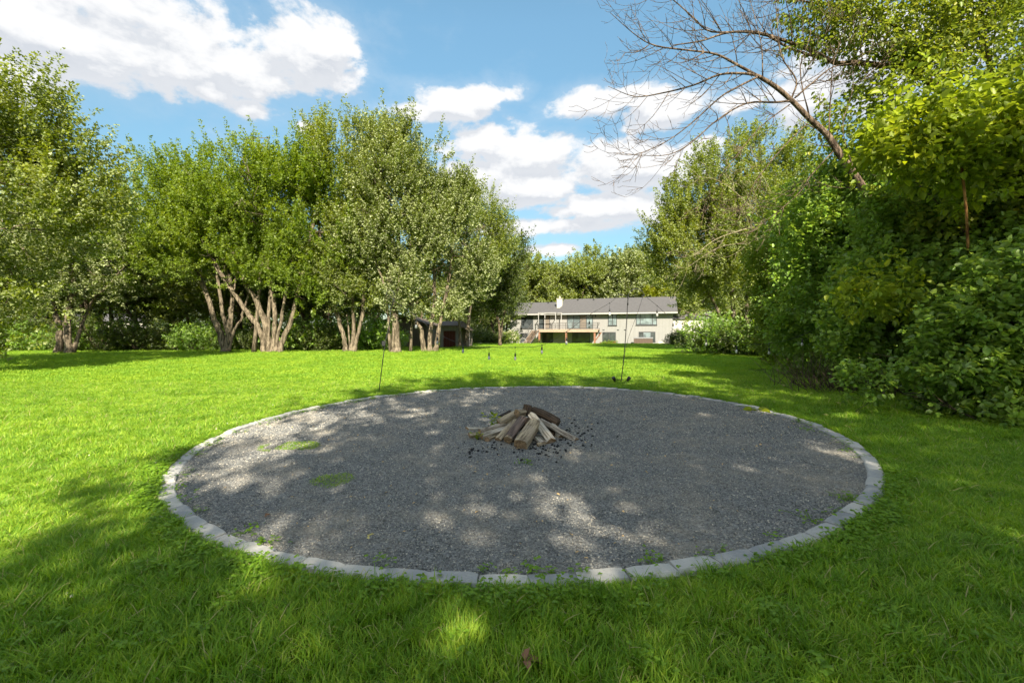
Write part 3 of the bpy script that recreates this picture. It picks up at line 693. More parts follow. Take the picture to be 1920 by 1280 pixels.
foot = []
for u, v in ((108,663),(130,663),(420,661),(505,662),(520,662),(656,661),(743,662),(800,660),(816,660),(874,652),(862,652)):
    d = 1204.5 / (v - 622.0); k = 60 if u != 420 else 150; a = rng.random(k) * 6.283; q = .25 + np.abs(rng.normal(size=k)) * (.28 if u != 420 else .8)
    foot.append(np.stack([(u - CU) / F * d + q * np.cos(a), d + q * np.sin(a), a * 0], -1))
put('grass_at_trunks', np.concatenate(foot), near_t, 1.8, 3.6, 'longer unmown grass round the feet of the maples')

# ------------------------------------------------------------------ woods behind (shared meshes)
def wood_proto(seed, mt, H, nlobes, label, group, bark='bark_dark', n=900, size=.26, name='woodland_tree'):
    r = np.random.default_rng(seed); st = []
    for k in range(r.integers(1, 3)):
        q = [np.array([0, 0, -.2])]
        for j in range(1, 5): q.append(np.array([r.normal() * .35 * j + k * .6, r.normal() * .35 * j, H * .8 * j / 4]))
        st.append((q, .24, .06))
    lb = []
    for k in range(nlobes):
        h = H * (0.30 + .66 * (k + .5) / nlobes); w = H * .26 * (1.05 - .7 * abs(h / H - .55)); a = r.random() * 6.28; q = w * .7
        lb.append((q * math.cos(a), q * math.sin(a), h, w * (.7 + .4 * r.random()), w * (.7 + .4 * r.random()), H * .13))
    return make_tree(name, label, 'tree', (0, 0, 0), st, lb, n=n, mt=mt, bark=bark, group=group, leaves=34, size=size * .9, Ls=(1.0, 2.2), seed=seed, branches=22, thr=.43, cl=.4, spread=.28, br=.06)
GW = 'dark woodland trees behind the maples'
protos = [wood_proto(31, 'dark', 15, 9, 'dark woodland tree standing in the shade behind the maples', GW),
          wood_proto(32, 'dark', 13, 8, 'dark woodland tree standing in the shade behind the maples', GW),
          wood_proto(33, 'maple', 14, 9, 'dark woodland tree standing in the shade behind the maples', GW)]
spots = [(-40,42),(40,38),(90,47),(150,40),(205,46),(262,39),(318,50),(352,41),(405,48),(455,40),(520,46),(575,39),(610,50),(668,42),(700,56),(600,62),(330,64),(120,60),(0,56),(-120,50),(-200,44),(925,66),(895,80),(470,60),(785,68),(850,72)]
used = set()
for i, (u, d) in enumerate(spots):
    k = (i * 2) % 3 if i % 4 else 2
    o = protos[k] if k not in used else copy_tree(protos[k]); used.add(k)
    x = (u - CU) / F * d; o.location = (x, d, ghf(x, d)); o.rotation_euler.z = random.uniform(0, 6.28); s = random.uniform(.8, 1.02) * (.92 if d < 44 else 1.0); o.scale = (s, s, s * random.uniform(.85, 1.0))
# undergrowth
def shrub_proto(seed, mt, w, h, label, group, n=420, size=.13, name='shrub', near=False, cat='shrub', leaves=18, thr=.36, Ls=(.3, .8), bark='bark_dark', cl=.9):
    r = np.random.default_rng(seed); lb = []
    for k in range(7):
        a = r.random() * 6.28; q = w * .45 * math.sqrt(r.random()); hh = h * (.55 + .4 * r.random())
        lb.append((q * math.cos(a), q * math.sin(a), hh * .5, w * .42, w * .42, hh * .52))
    root = empty(name, (0, 0, 0), label, cat, group)
    me = crown_mesh('foliage', lb, n, mt, r, (0, 0, 0), leaves, size, Ls, thr, cl, seed, .3, .5, near, .12, .1, zmin=.02)
    mobj('foliage', me, root)
    mb = MB()
    for k in range(9):
        a = r.random() * 6.28; q = w * .1 * r.random(); e = np.array([math.cos(a) * w * .4, math.sin(a) * w * .4, h * (.6 + .3 * r.random())])
        mb.tube(bez(np.array([math.cos(a) * q, math.sin(a) * q, -.1]), e, np.array([0, 0, .3]), 6), [.028 * h / 2.5 * (1.1 - t) + .004 for t in np.linspace(0, 1, 6)], 5)
    mb.build('stems', MT[bark], root, smooth=True)
    return root
GU = 'undergrowth shrubs along the foot of the woods'
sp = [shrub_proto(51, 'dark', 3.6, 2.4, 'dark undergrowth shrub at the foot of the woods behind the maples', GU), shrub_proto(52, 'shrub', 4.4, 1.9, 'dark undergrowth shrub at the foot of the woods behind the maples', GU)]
us = [(-60,33),(5,34),(55,36),(90,34.5),(190,35),(225,37),(262,35),(300,38),(335,36),(372,35),(455,36),(500,38),(560,36),(590,35),(640,37),(690,36),(20,40),(160,42),(400,40),(540,42),(625,41),(720,42),(600,34.5),(-130,31),(-200,30)]
for i, (u, d) in enumerate(us):
    k = i % 2; o = sp[k] if i < 2 else copy_tree(sp[k])
    x = (u - CU) / F * d; o.location = (x, d, ghf(x, d)); o.rotation_euler.z = random.uniform(0, 6.28); s = random.uniform(.75, 1.25); o.scale = (s, s, s * random.uniform(.8, 1.2))
# the belt behind the house
GB = 'trees rising behind the house'
bp = [wood_proto(61, 'maple', 19, 9, 'tall green tree in the belt behind the house roof', GB, n=1000, size=.34), wood_proto(62, 'silver', 17, 9, 'tall green tree in the belt behind the house roof', GB, n=900, size=.34)]
bs = [(905,88),(945,92,.85),(985,95),(1022,90),(1060,96),(1095,88),(1130,95),(1165,88),(1200,94),(1235,88),(1275,96),(1320,90),(1370,96),(1430,88),(1500,94),(1000,104),(1110,106),(1190,108),(880,100),(1250,104)]
for i, q in enumerate(bs):
    k = (i % 3 == 1) * 1; o = bp[k] if i < 2 else copy_tree(bp[k]); u, d = q[:2]
    x = (u - CU) / F * d; o.location = (x, d, -.6); o.rotation_euler.z = random.uniform(0, 6.28); s = random.uniform(.86, 1.04) * (.9 if u < 960 else 1); o.scale = (s * 1.15, s * 1.15, s)
r_ = np.random.default_rng(5)
P = []; far_l = [(-150 + 17 * k + r_.normal() * 4, 125 + r_.normal() * 8, 5, 13, 7, 6 + 3 * r_.random()) for k in range(22)]
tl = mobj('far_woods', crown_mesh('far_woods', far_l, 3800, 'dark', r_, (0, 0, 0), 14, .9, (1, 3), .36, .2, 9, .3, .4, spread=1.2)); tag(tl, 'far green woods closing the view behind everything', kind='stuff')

# ------------------------------------------------------------------ right side: big tree by the house, hedge shrubs, near thicket
d = 33.0; GR = None
make_tree('maple_tree', 'big bushy maple at the right end of the house with thin pale trunks', 'tree', base_of(1385, d),
  [pxs([(1378,640),(1376,600),(1372,540),(1365,480),(1360,400)], d, .22, .08), pxs([(1420,640),(1425,560),(1414,490),(1400,400),(1395,300)], d, .17, .06), pxs([(1400,640),(1405,520),(1440,430),(1450,320)], d, .14, .06), pxs([(1372,640),(1350,590),(1310,520),(1280,470)], d, .14, .05)],
  pxl([(1440,305,60,60),(1400,290,40,40),(1345,340,45,55),(1300,390,60,60),(1260,430,48,40),(1230,460,32,26),(1330,450,80,70),(1400,420,80,90),(1480,360,50,70),(1290,520,55,50),(1350,560,70,40),(1440,520,60,60),(1278,575,30,30,-.6),(1490,460,50,60),(1455,268,32,24),(1320,300,24,18),(1300,460,70,60,-1),(1360,500,70,60,-1),(1270,480,40,50,-.5),(1230,510,24,20)], d),
  n=4900, mt='maple', seed=21, leaves=54, size=.125, cull=.4, feather=130, branches=60, thr=.44, upw=.7)
gt = make_tree('maple_tree', 'small golden-green tree showing above the right end of the roof', 'tree', base_of(1226, 80), [([base_of(1226, 80), at(1226, 560, 80)], .2, .06)], pxl([(1226,545,18,14),(1215,552,12,10)], 80), n=260, mt='golden', seed=22, leaves=20, size=.3, branches=8)
GH = 'shrubs lining the lawn to the right of the house'
hp = [shrub_proto(71, 'shrub', 4.2, 2.6, None, GH, n=620, size=.12, name='hedge_shrub'), shrub_proto(72, 'dark', 4.0, 2.3, None, GH, n=620, size=.12, name='hedge_shrub')]
hl = ['light green shrub nearest the house on the right', 'bushy shrub second from the house in the row on the right', 'yellowish green shrub in the middle of the row right of the house', 'darker shrub fourth from the house in the row on the right', 'shrub at the near end of the row, touching the thicket']
for i, (u, d, k, s) in enumerate([(1312,29,1,.85),(1358,27.5,0,1.0),(1405,26,1,1.0),(1452,24.5,0,1.05),(1500,22.5,0,1.1)]):
    o = hp[k] if i in (0, 1) else copy_tree(hp[k])
    if i == 0: o = hp[1]
    if i == 1: o = hp[0]
    x = (u + 25 - CU) / F * d; o.location = (x, d, ghf(x, d)); o.rotation_euler.z = i * 1.3; o.scale = (s, s, s); o['label'] = hl[i]
bx = shrub_proto(73, 'dark', 1.5, 1.5, 'round dark clipped shrub at the right corner of the house', None, n=420, size=.09, name='round_shrub', thr=.25, cl=2)
x = (1266 - CU) / F * 50; bx.location = (x, 50, ghf(x, 50))
bx2 = copy_tree(bx); bx2['label'] = 'brownish clipped shrub standing second from the house corner'; x = (1283 - CU) / F * 47; bx2.location = (x, 47, ghf(x, 47)); bx2.scale = (.8, .8, .9)

# near thicket: unique plants with real leaf shapes
def thicket(label, lobes, n, mt, base, seed, leaves=22, size=.085, name='thicket_shrub', Ls=(.3, .9), thr=.4, stems=10, wid=.75, cl=.9, bark='bark_dark', cat='shrub', group='shrubs of the thicket on the right', upw=.45, spread=.13, zmin=True, bias=.28, droop=.3, sr=.03):
    r = np.random.default_rng(seed); b = (base[0], base[1], ghf(*base[:2]))
    root = empty(name, b, label, cat, group)
    me = crown_mesh('foliage', lobes, n, mt, r, b, leaves, size, Ls, thr, cl, seed, bias, upw, True, spread, droop, wid, zmin=b[2] + .01 if zmin else None, cull=.3)
    mobj('foliage', me, root); mb = MB(); L = np.array(lobes)
    for k in range(stems):
        j = k % len(L); e = L[j, :3] + r.normal(size=3) * L[j, 3:] * .35; s = np.array(b) + np.array([r.normal() * .35, r.normal() * .35, -.1])
        le = np.linalg.norm(e - s); mb.tube(bez(s, e, np.array([0, 0, .12 * le]), 8), [sr * (1.15 - t) * (.5 + le * .16) + .003 for t in np.linspace(0, 1, 8)], 6, seed=k, jitter=.1)
        for q in range(4):
            o_ = bez(s, e, np.array([0, 0, .12 * le]), 8)[r.integers(3, 8)]; e2 = o_ + unit(r.normal(size=3) + np.array([-.3, 0, .3])) * (.4 + r.random() * .8)
            mb.tube(bez(o_, e2, r.normal(size=3) * .08, 4), [.009, .007, .005, .003], 4)
    mb.build('stems', MT[bark], root, smooth=True); return root
thicket('tall yellowish-green shrub at the far end of the thicket, next to the hedge row', pxl([(1490,470,70,110),(1530,560,90,100),(1470,590,60,80),(1560,420,80,90),(1450,520,40,60),(1500,640,70,60),(1600,600,60,90)], 17.5), 2600, 'maple_green', ((1520 - CU) / F * 17.5, 17.5), 81, size=.115, leaves=18)
thicket('high dark shrub below the dead leaning trunk', pxl([(1570,400,75,85),(1640,380,90,90),(1600,500,100,100),(1520,570,70,80),(1560,640,90,80),(1660,560,90,90),(1530,330,40,40),(1640,320,60,50),(1700,460,80,100),(1500,430,45,70)], 13.0), 3700, 'shrub', ((1610 - CU) / F * 13, 13.0), 82, size=.105)
thicket('broad dark leafy shrub bulging toward the gravel in the middle of the thicket', pxl([(1720,520,100,90),(1800,450,110,110),(1680,620,95,80),(1760,650,110,90),(1600,660,50,50),(1860,560,110,120),(1700,420,60,60),(1900,400,90,90),(1640,560,60,50)], 9.6), 4300, 'shrub', ((1770 - CU) / F * 9.8, 9.8), 83, size=.10, leaves=20, sr=.022)
thicket('tall shrub filling the right edge of the picture under the vines', pxl([(1900,300,90,110),(1840,260,70,60),(1950,420,120,120),(1960,250,120,120),(1780,370,70,70),(1850,420,80,60),(1700,350,60,50),(2080,400,140,200)], 9.0), 3000, 'vine', ((2010 - CU) / F * 9.2, 9.2), 84, size=.10, leaves=20, sr=.022)
thicket('leafy shrub in front at the right edge, reaching down to the grass', pxl([(1850,650,90,80),(1920,580,90,110),(1800,720,60,50),(1900,740,90,70),(1980,700,110,120),(1760,690,40,40),(2060,560,120,140)], 6.9), 2600, 'shrub', ((1930 - CU) / F * 7.2, 7.2), 85, size=.092, leaves=16, sr=.016, Ls=(.25, .6))
thicket('low weedy plants at the foot of the thicket beside the grass', pxl([(1690,735,50,28),(1750,755,60,28),(1810,775,60,28),(1870,800,60,30),(1630,720,40,25),(1850,790,70,40,-.7),(1910,815,60,36,-1.0),(1960,840,70,44,-1.2),(2040,860,80,60,-1.3)], 7.2), 1100, 'shrub', ((1790 - CU) / F * 7.2, 7.2), 86, size=.075, leaves=14, sr=.012, Ls=(.15, .35), name='low_plants', stems=6)
# brown dead stalks at the near corner of the thicket
r_ = np.random.default_rng(9); b = base_of(1548, 9.9); mb = MB()
dk = empty('dead_stalks', b, 'clump of dry brown stalks at the foot of the thicket', 'plant')
for k in range(150):
    s = np.array([b[0] + r_.normal() * .45 + .1, b[1] + r_.normal() * .5, b[2] - .02]); e = s + np.array([r_.normal() * .35 - .2, r_.normal() * .3 - .1, .25 + r_.random() * .75])
    mb.tube(bez(s, e, r_.normal(size=3) * .06, 4), [.008, .007, .005, .003], 4)
mb.build('stalks', MT['bark_dead'], dk)
# young trees with large light leaves
yt = thicket('young tree with large bright yellow-green leaves and an orange stem', pxl([(1790,200,70,45),(1860,170,65,45),(1720,240,55,35),(1830,270,60,45),(1700,270,40,25),(1880,240,50,50),(1760,310,55,32),(1850,330,50,35),(1670,300,40,25),(1790,130,40,25),(1930,190,50,60)], 7.6), 560, 'shrub_yellow', ((1812 - CU) / F * 7.6, 7.6), 87, size=.13, leaves=16, Ls=(.3, .7), stems=0, wid=.62, name='young_tree', cat='tree', group=None, zmin=False, upw=.5, spread=.2, thr=.42, bark='bark_orange', sr=.02)
mb = MB(); mb.tube(smooth_path([at(1815, 470, 7.5), at(1812, 400, 7.4), at(1806, 340, 7.4), at(1800, 290, 7.5)]), .02, 7); mb.build('stem', MT['bark_orange'], yt, smooth=True)
thicket('spray of large yellow-green leaves sticking out of the dark shrub', pxl([(1620,560,36,20),(1670,535,46,22),(1700,560,36,22),(1600,590,26,12),(1650,575,34,14)], 8.0), 90, 'shrub_yellow', ((1670 - CU) / F * 8.4, 8.4), 88, size=.12, leaves=13, Ls=(.25, .5), stems=0, wid=.55, name='leafy_sapling', cat='plant', group=None, zmin=False, upw=.2, spread=.15, thr=.3, sr=.012)

# the dead leaning tree with its bare branches, and the leafy limb above it
tw = [4, 1, 0]; dd_ = 10.5; b = base_of(1760, dd_ + .6)
dt = empty('dead_tree', b, 'dead leaning tree with bare grey branches spread against the sky', 'tree')
mb = MB(); r_ = np.random.default_rng(77)
def limb(pts, r0, r1, twigs=14, ln=1.0, dep=0, seed=0, sub=True):
    P = smooth_path([at(p[0], p[1], dd_ + (p[2] if len(p) > 2 else 0)) for p in pts], 4) if not dep else pts
    n = len(P); rad = [r0 + (r1 - r0) * i / (n - 1) for i in range(n)]
    mb.tube(P, rad, 7 if r0 > .02 else 4, 0, .06, seed=seed)
    if dep >= 3: return
    for k in range(twigs):
        i = r_.integers(max(1, n // 6), n); p = P[i]; t = P[i] - P[i - 1]; t /= np.linalg.norm(t) + 1e-9
        side = unit(np.cross(t, r_.normal(size=3))); dr = unit(t * .75 + side * (.55 + .3 * r_.random()) + np.array([-.1, 0, .12]))
        le = ln * (.5 + 1.1 * r_.random()) * (.8 if dep else 1); e = p + dr * le
        rr0 = max(.0048, min(rad[i] * .6, .014 - .004 * dep))
        path = bez(p, e, side * le * .16 + np.array([0, 0, -.12 * le]), 6)
        limb(path, rr0, .0036, tw[dep], ln * .5, dep + 1, seed=k)
limb([(1760,560,.6),(1700,470,.4),(1650,400,.2),(1607,335),(1571,284),(1550,252),(1518,223),(1485,189),(1453,162),(1420,142)], .105, .045, 6, 1.0)
limb([(1420,142),(1395,138),(1350,140),(1300,160,.2),(1240,175,.2),(1190,181,.3),(1140,162,.4)], .035, .006, 16, .95)
limb([(1420,142),(1383,122),(1343,102),(1295,95),(1230,86,-.2),(1192,66,-.3),(1144,24,-.4)], .035, .006, 18, .95)
limb([(1485,189),(1455,192),(1400,194),(1345,225,-.2),(1290,272,-.3),(1240,292,-.3),(1150,286,-.4)], .028, .005, 16, .9)
limb([(1420,145),(1380,165),(1350,183),(1300,228,.3),(1250,265,.3),(1190,290,.3),(1146,287,.3)], .026, .005, 14, .8)
limb([(1481,196),(1424,240),(1368,309),(1343,340),(1320,370)], .014, .005, 12, .7)
limb([(1514,231),(1465,280),(1416,341),(1395,385),(1350,420)], .014, .005, 12, .7)
limb([(1562,284),(1520,330),(1500,360),(1457,398),(1400,440)], .014, .006, 12, .7)
limb([(1485,182),(1493,150),(1465,105),(1457,40),(1453,-20)], .022, .006, 14, .9)
limb([(1490,184),(1530,150),(1562,126),(1607,118)], .020, .012, 8, .8)
limb([(1430,145),(1428,90),(1416,35),(1400,-20)], .018, .006, 12, .8)
limb([(1554,252),(1558,170),(1562,122),(1579,60),(1575,-20)], .018, .007, 12, .9)
limb([(1518,223),(1500,130),(1520,60),(1500,-10)], .016, .006, 12, .9)
limb([(1607,335),(1580,240,.3),(1600,160,.3),(1590,80,.3)], .016, .006, 10, .8)
mb.build('branches', MT['bark_dead'], dt, smooth=True)
# upper living limb
mb = MB(); b = base_of(1880, 11.6)
vt = empty('leaning_tree', b, 'leafy vine-hung tree leaning in from the top right corner', 'tree')
dd_ = 11.2; tw = [3, 1, 0]
limb([(1880,760),(1860,500),(1850,300),(1800,200),(1745,155),(1709,130),(1648,122),(1607,118),(1567,118),(1526,98),(1485,81),(1424,63),(1367,61),(1315,77),(1262,85)], .12, .012, 26, 1.1)
limb([(1540,110),(1480,90),(1420,60),(1335,60),(1300,33),(1262,0),(1230,-20)], .035, .008, 20, 1.0)
limb([(1850,300),(1870,180),(1840,60),(1850,-60)], .08, .05, 8, 1.1)
limb([(1850,240),(1760,110),(1640,30),(1520,5),(1440,-10)], .05, .015, 14, 1.1)
limb([(1860,200),(1900,120),(1960,30)], .06, .04, 8, 1.1)
mb.build('trunk', MT['bark_dead'], vt, smooth=True)
lb = pxl([(1640,60,90,40),(1560,30,70,26),(1740,50,90,60),(1850,60,90,70),(1700,150,80,45),(1800,150,80,50),(1620,200,60,30),(1900,180,70,80),(1590,255,50,40),(1660,270,60,50),(1540,80,40,22),(1960,40,90,90),(1740,-40,140,50),(1560,-30,80,26),(1540,310,34,40)], 11.0)
mobj('crown', crown_mesh('crown', lb, 1750, 'vine', np.random.default_rng(91), b, 16, .095, (.4, .9), .47, .9, 91, .5, .2, True, .22, .5), vt)
# pale dead twigs in front of the big right tree
tw = [4, 1, 0]; mb = MB(); dd_ = 27; b = base_of(1470, 26); pt_ = empty('dead_sapling', b, 'tangle of pale bare twigs in front of the big right tree', 'tree')
limb([(1470,660),(1470,560),(1455,480),(1420,430),(1380,435),(1340,450),(1300,480)], .04, .010, 16, 1.3)
limb([(1455,480),(1430,420),(1400,380),(1350,340),(1300,330)], .022, .008, 16, 1.4)
limb([(1455,480),(1470,430),(1430,330),(1390,300)], .02, .008, 14, 1.4)
limb([(1470,560),(1440,470),(1360,460),(1290,500)], .02, .008, 14, 1.4)
mb.build('branches', MT['bark_pale'], pt_)

# trees behind the camera: the photograph shows their shade
GS = 'shade trees behind the camera'
def shade(x, y, h, rad, rv, seed, n=1500):
    r = np.random.default_rng(seed); lb = []
    for k in range(9):
        q = unit(r.normal(size=3)) * np.array([rad * .55, rad * .55, rv * .5]); lb.append((x + q[0], y + q[1], h + q[2], rad * .55, rad * .55, rv * .5))
    return make_tree('shade_tree', 'broad maple whose shade falls over the gravel bed', 'tree', (x, y, 0), [([np.array([x, y, -.1]), np.array([x + .2, y, h * .5]), np.array([x, y, h])], .3, .1)], lb, n=n, mt='maple', group=GS, leaves=24, size=.2, seed=seed, thr=.43, cl=.4, branches=20, spread=.25)
shade(4.3, -8.0, 10.3, 6.2, 5.4, 201, 1550)
o = shade(11.5, -5.5, 10.5, 5.6, 4.8, 202, 1500)

# ------------------------------------------------------------------ the house
MT['siding'] = None
def siding_mat(name, col, pitch=0.2, axis_=0):
    m, nt, out = mat(name)
    tc = N(nt, 'ShaderNodeTexCoord').outputs['Object']; sp = N(nt, 'ShaderNodeSeparateXYZ', {0: tc})
    w = M(nt, 'ABSOLUTE', M(nt, 'SUBTRACT', M(nt, 'FRACT', M(nt, 'DIVIDE', sp.outputs[axis_], pitch)), 0.5))
    g = MR(nt, w, 0.44, 0.49)
    st = N(nt, 'ShaderNodeVectorMath', {0: tc, 1: (3, 3, .5)}, operation='MULTIPLY').outputs[0]
    n = NOISE(nt, st, 1.5, 5, .6)
    c = MIX(nt, n, tuple(x * .82 for x in col), tuple(x * 1.12 for x in col)); c = MIX(nt, M(nt, 'MULTIPLY', g, .5), c, tuple(x * .5 for x in col))
    b = N(nt, 'ShaderNodeBsdfPrincipled', {'Base Color': c, 'Roughness': 0.8, 'Specular IOR Level': 0.2})
    bn = N(nt, 'ShaderNodeBump', {'Strength': 0.7, 'Distance': 0.03, 'Height': M(nt, 'SUBTRACT', 1.0, g)}); nt.links.new(bn.outputs[0], b.inputs['Normal'])
    nt.links.new(b.outputs[0], out.inputs[0]); return m
def glass_mat(name, tint, rough=0.08):
    m, nt, out = mat(name)
    tc = N(nt, 'ShaderNodeTexCoord').outputs['Object']; n = NOISE(nt, tc, .9, 4, .6, .5)
    c = MIX(nt, MR(nt, n, .35, .65), tuple(x * .45 for x in tint), tint)
    b = N(nt, 'ShaderNodeBsdfPrincipled', {'Base Color': c, 'Roughness': rough, 'Specular IOR Level': 0.8}); nt.links.new(b.outputs[0], out.inputs[0]); return m
MT['siding'] = siding_mat('taupe_vertical_siding', (0.262, 0.257, 0.247)); MT['shingle'] = simple('grey_shingles', (.078, .075, .076), .95, var=.2, scale=3, bump=.6, bscale=12)
MT['gutter'] = simple('pale_gutter', (.36, .35, .33)); MT['frame'] = simple('dark_window_frame', (.045, .047, .05)); MT['glass'] = glass_mat('dark_glass', (.06, .07, .075)); MT['glass_pale'] = glass_mat('curtained_glass', (.20, .25, .26))
MT['deckwood'] = simple('tan_deck_wood', (.36, .26, .19), var=.2, scale=2); MT['post'] = simple('red_brown_post', (.22, .105, .06), var=.2); MT['rail'] = simple('dark_rail_metal', (.06, .055, .05)); MT['grey'] = simple('grey_paint', (.30, .29, .28))
MT['white'] = simple('white_paint', (.42, .40, .35)); MT['black'] = simple('black_metal', (.02, .02, .021), .45); MT['tubwood'] = simple('brown_tub_panel', (.09, .06, .045)); MT['tubcover'] = simple('grey_tub_cover', (.17, .17, .175)); MT['door_tan'] = simple('grey_brown_door', (.15, .125, .10))
HX, HY, HZ = -0.27, 71.0, -0.55; hdx, hdy = 23.97, -8.0; HLen = math.hypot(hdx, hdy); hc, hs = hdx / HLen, hdy / HLen
house = empty('house', (HX, HY, HZ), 'long two-storey taupe house with a grey shingle roof and a raised deck', 'house', rz=math.atan2(hs, hc))
def fac(u, v, back=0.0):
    a = (u - CU) / F; x0 = HX - hs * back; y0 = HY + hc * back
    s = (a * y0 - x0) / (hc - a * hs); d = y0 + s * hs
    return s, EYE + (CV - v) / F * d - HZ
def hz(x, y, back=0.0): return fac(920 + x / 5.053, 520 + y / 5.05, back)
W0, W1 = 0.0, HLen; ze = 4.85
m = MB(); m.box((W0, 0, -.3), (W1, 9.2, ze)); m.add([(W0, 0, ze), (W0, 9.2, ze), (W0, 4.6, 6.9), (W1, 0, ze), (W1, 9.2, ze), (W1, 4.6, 7.4)], [(0, 2, 1), (3, 4, 5)]); m.build('wall', MT['siding'], house, local=True)
def gable(s0, s1, zr, o_, zl, th_=.14):
    m = MB(); y0, y1, ym = -o_, 9.2 + o_, 4.6
    for (ya, za, yb, zb) in ((y0, zl, ym, zr), (y1, zl, ym, zr)):
        m.add([(s0, ya, za), (s1, ya, za), (s1, yb, zb), (s0, yb, zb), (s0, ya, za + th_), (s1, ya, za + th_), (s1, yb, zb + th_), (s0, yb, zb + th_)], [(0,1,2,3),(4,7,6,5),(0,4,5,1),(1,5,6,2),(2,6,7,3),(3,7,4,0)])
    return m
s_step = fac(1058, 560, 4.6)[0]
rf = gable(-.7, s_step, 7.0, .75, ze - .02).build('roof', MT['shingle'], house, local=True); rf2 = gable(s_step + .004, W1 + .6, 7.45, .75, ze).build('roof', MT['shingle'], house, local=True)
m = MB(); m.box((-.75, -.88, ze - .1), (W1 + .6, -.755, ze + .09)); m.build('gutter', MT['gutter'], house, local=True)
for u in (830, 980): s, _ = hz(u, 208, 4.2); m = MB(); m.lathe([(.09, 0), (.09, .28), (.16, .28), (.16, .36)], 8, (s, 3.9, 7.12)); m.build('vent', MT['frame'], rf2, local=True)
for u in (400, 550): s, _ = hz(u, 247, 4.2); m = MB(); m.lathe([(.09, 0), (.09, .28), (.16, .28), (.16, .36)], 8, (s, 3.9, 6.72)); m.build('vent', MT['frame'], rf, local=True)
s, z = hz(630, 300, 2.0); s2, zt = hz(678, 205, 2.0); m = MB(); m.box((s, 1.7, 5.4), (s2, 2.5, zt)); m.box((s - .06, 1.62, zt), (s2 + .06, 2.58, zt + .1)); ch = m.build('chimney', MT['white'], rf, local=True)
m = MB(); m.lathe([(.11, 0), (.11, .25), (.16, .25), (.16, .32), (.04, .38)], 8, ((s + s2) / 2, 2.1, zt + .1)); m.build('flue', MT['white'], rf, local=True)
def window(x0, y0, x1, y1, cols=(1,), pane='glass', name='window', sill=True, mats=None, mid=None):
    s0, zt = hz(x0, y0); s1, zb = hz(x1, y1); zt2 = hz(x1, y0)[1]; zt = (zt + zt2) / 2
    m = MB(); t = .09
    m.box((s0, -.07, zb), (s1, .0, zb + t)); m.box((s0, -.07, zt - t), (s1, .0, zt)); m.box((s0, -.068, zb + t), (s0 + t, 0, zt - t)); m.box((s1 - t, -.068, zb + t), (s1, 0, zt - t))
    tot = sum(cols); acc = 0; edges = [s0 + t]
    for c in cols[:-1]:
        acc += c; e = s0 + (s1 - s0) * acc / tot; m.box((e - .05, -.066, zb + t), (e + .05, 0, zt - t)); edges += [e - .05, e + .05]
    edges.append(s1 - t); fr = m.build(name, MT['frame'], house, local=True)
    for i in range(len(cols)):
        p = MB(); p.box((edges[2 * i], -.035, zb + t), (edges[2 * i + 1], -.01, zt - t)); p.build('pane', MT[mats[i] if mats else pane], fr, local=True)
    if sill: p = MB(); p.box((s0 - .05, -.12, zb - .06), (s1 + .05, -.002, zb - .002)); p.build('sill', MT['frame'], fr, local=True)
    return fr
window(290, 366, 403, 483); window(725, 352, 970, 484, (1, 1, 1, 1), name='glass_door', sill=False, mats=['glass_pale', 'glass_pale', 'door_tan', 'glass_pale'])
window(447, 356, 562, 485, (1, 1), name='glass_door', sill=False, mats=['glass', 'door_tan'])
window(1113, 342, 1196, 455, (1, 1), 'glass_pale'); window(1377, 336, 1576, 450, (1, 2.9, 1), 'glass_pale')
window(280, 526, 352, 618); window(488, 525, 592, 624, (1,)); window(773, 520, 940, 614, (1, 2.6, 1)); window(1060, 517, 1186, 640, (1, 1), name='glass_door', sill=False); window(1404, 514, 1560, 606, (1, 1.8, 1), mats=['glass', 'glass_pale', 'glass'])
for x, y in ((1033, 535), (994, 362)): s, z = hz(x, y); m = MB(); m.box((s - .07, -.16, z - .22), (s + .07, -.002, z + .22)); m.box((s - .1, -.19, z + .225), (s + .1, -.002, z + .27)); m.build('wall_lamp', MT['black'], house, local=True)
for x in (1070, 1207, 1275): s, z = hz(x, 496); m = MB(); m.box((s - .14, -.08, z - .05), (s + .14, -.002, z + .05)); m.build('vent_cover', MT['frame'], house, local=True)
# the deck
dz = hz(700, 492)[1]; s0 = hz(447, 490, -2.4)[0]; s1 = hz(1018, 490, -2.4)[0]; zb = dz - .42
deck = empty('deck', (0, 0, 0)); deck.parent = house
m = MB(); m.box((s0, -2.5, dz - .13), (s1, -.13, dz)); m.build('deck_floor', MT['deckwood'], deck, local=True)
m = MB(); m.box((s0 + .03, -2.46, zb), (s1 - .03, -2.36, dz - .135)); m.build('beam', MT['deckwood'], deck, local=True)
for x in (460, 715, 985):
    s = hz(x, 560, -2.3)[0]; m = MB(); m.box((s - .13, -2.33, -.3), (s + .13, -2.08, zb + .15)); m.build('post', MT['post'], deck, local=True)
s = hz(985, 560, -2.3)[0]; m = MB(); m.tube([(s, -2.2, .6), (s + 1.0, -2.2, zb)], .08, 4); m.build('brace', MT['post'], deck, local=True)
rs = [hz(x, 440, -2.4)[0] for x in (565, 638, 711, 775, 845, 935, 967, 1015)]
for s in rs: m = MB(); m.box((s - .035, -2.44, dz), (s + .035, -2.37, dz + 1.0)); m.build('rail_post', MT['rail'], deck, local=True)
for zz in (.98, .55, .12): m = MB(); m.box((rs[0], -2.43, dz + zz), (rs[-1], -2.385, dz + zz + .05)); m.build('rail', MT['rail'], deck, local=True)
m = MB(); m.box((rs[-1] - .03, -2.36, dz + .98), (rs[-1] + .03, -.1, dz + 1.03)); m.box((rs[-1] - .03, -2.36, dz + .12), (rs[-1] + .03, -.1, dz + .17)); m.build('rail', MT['rail'], deck, local=True)
bal = MB()
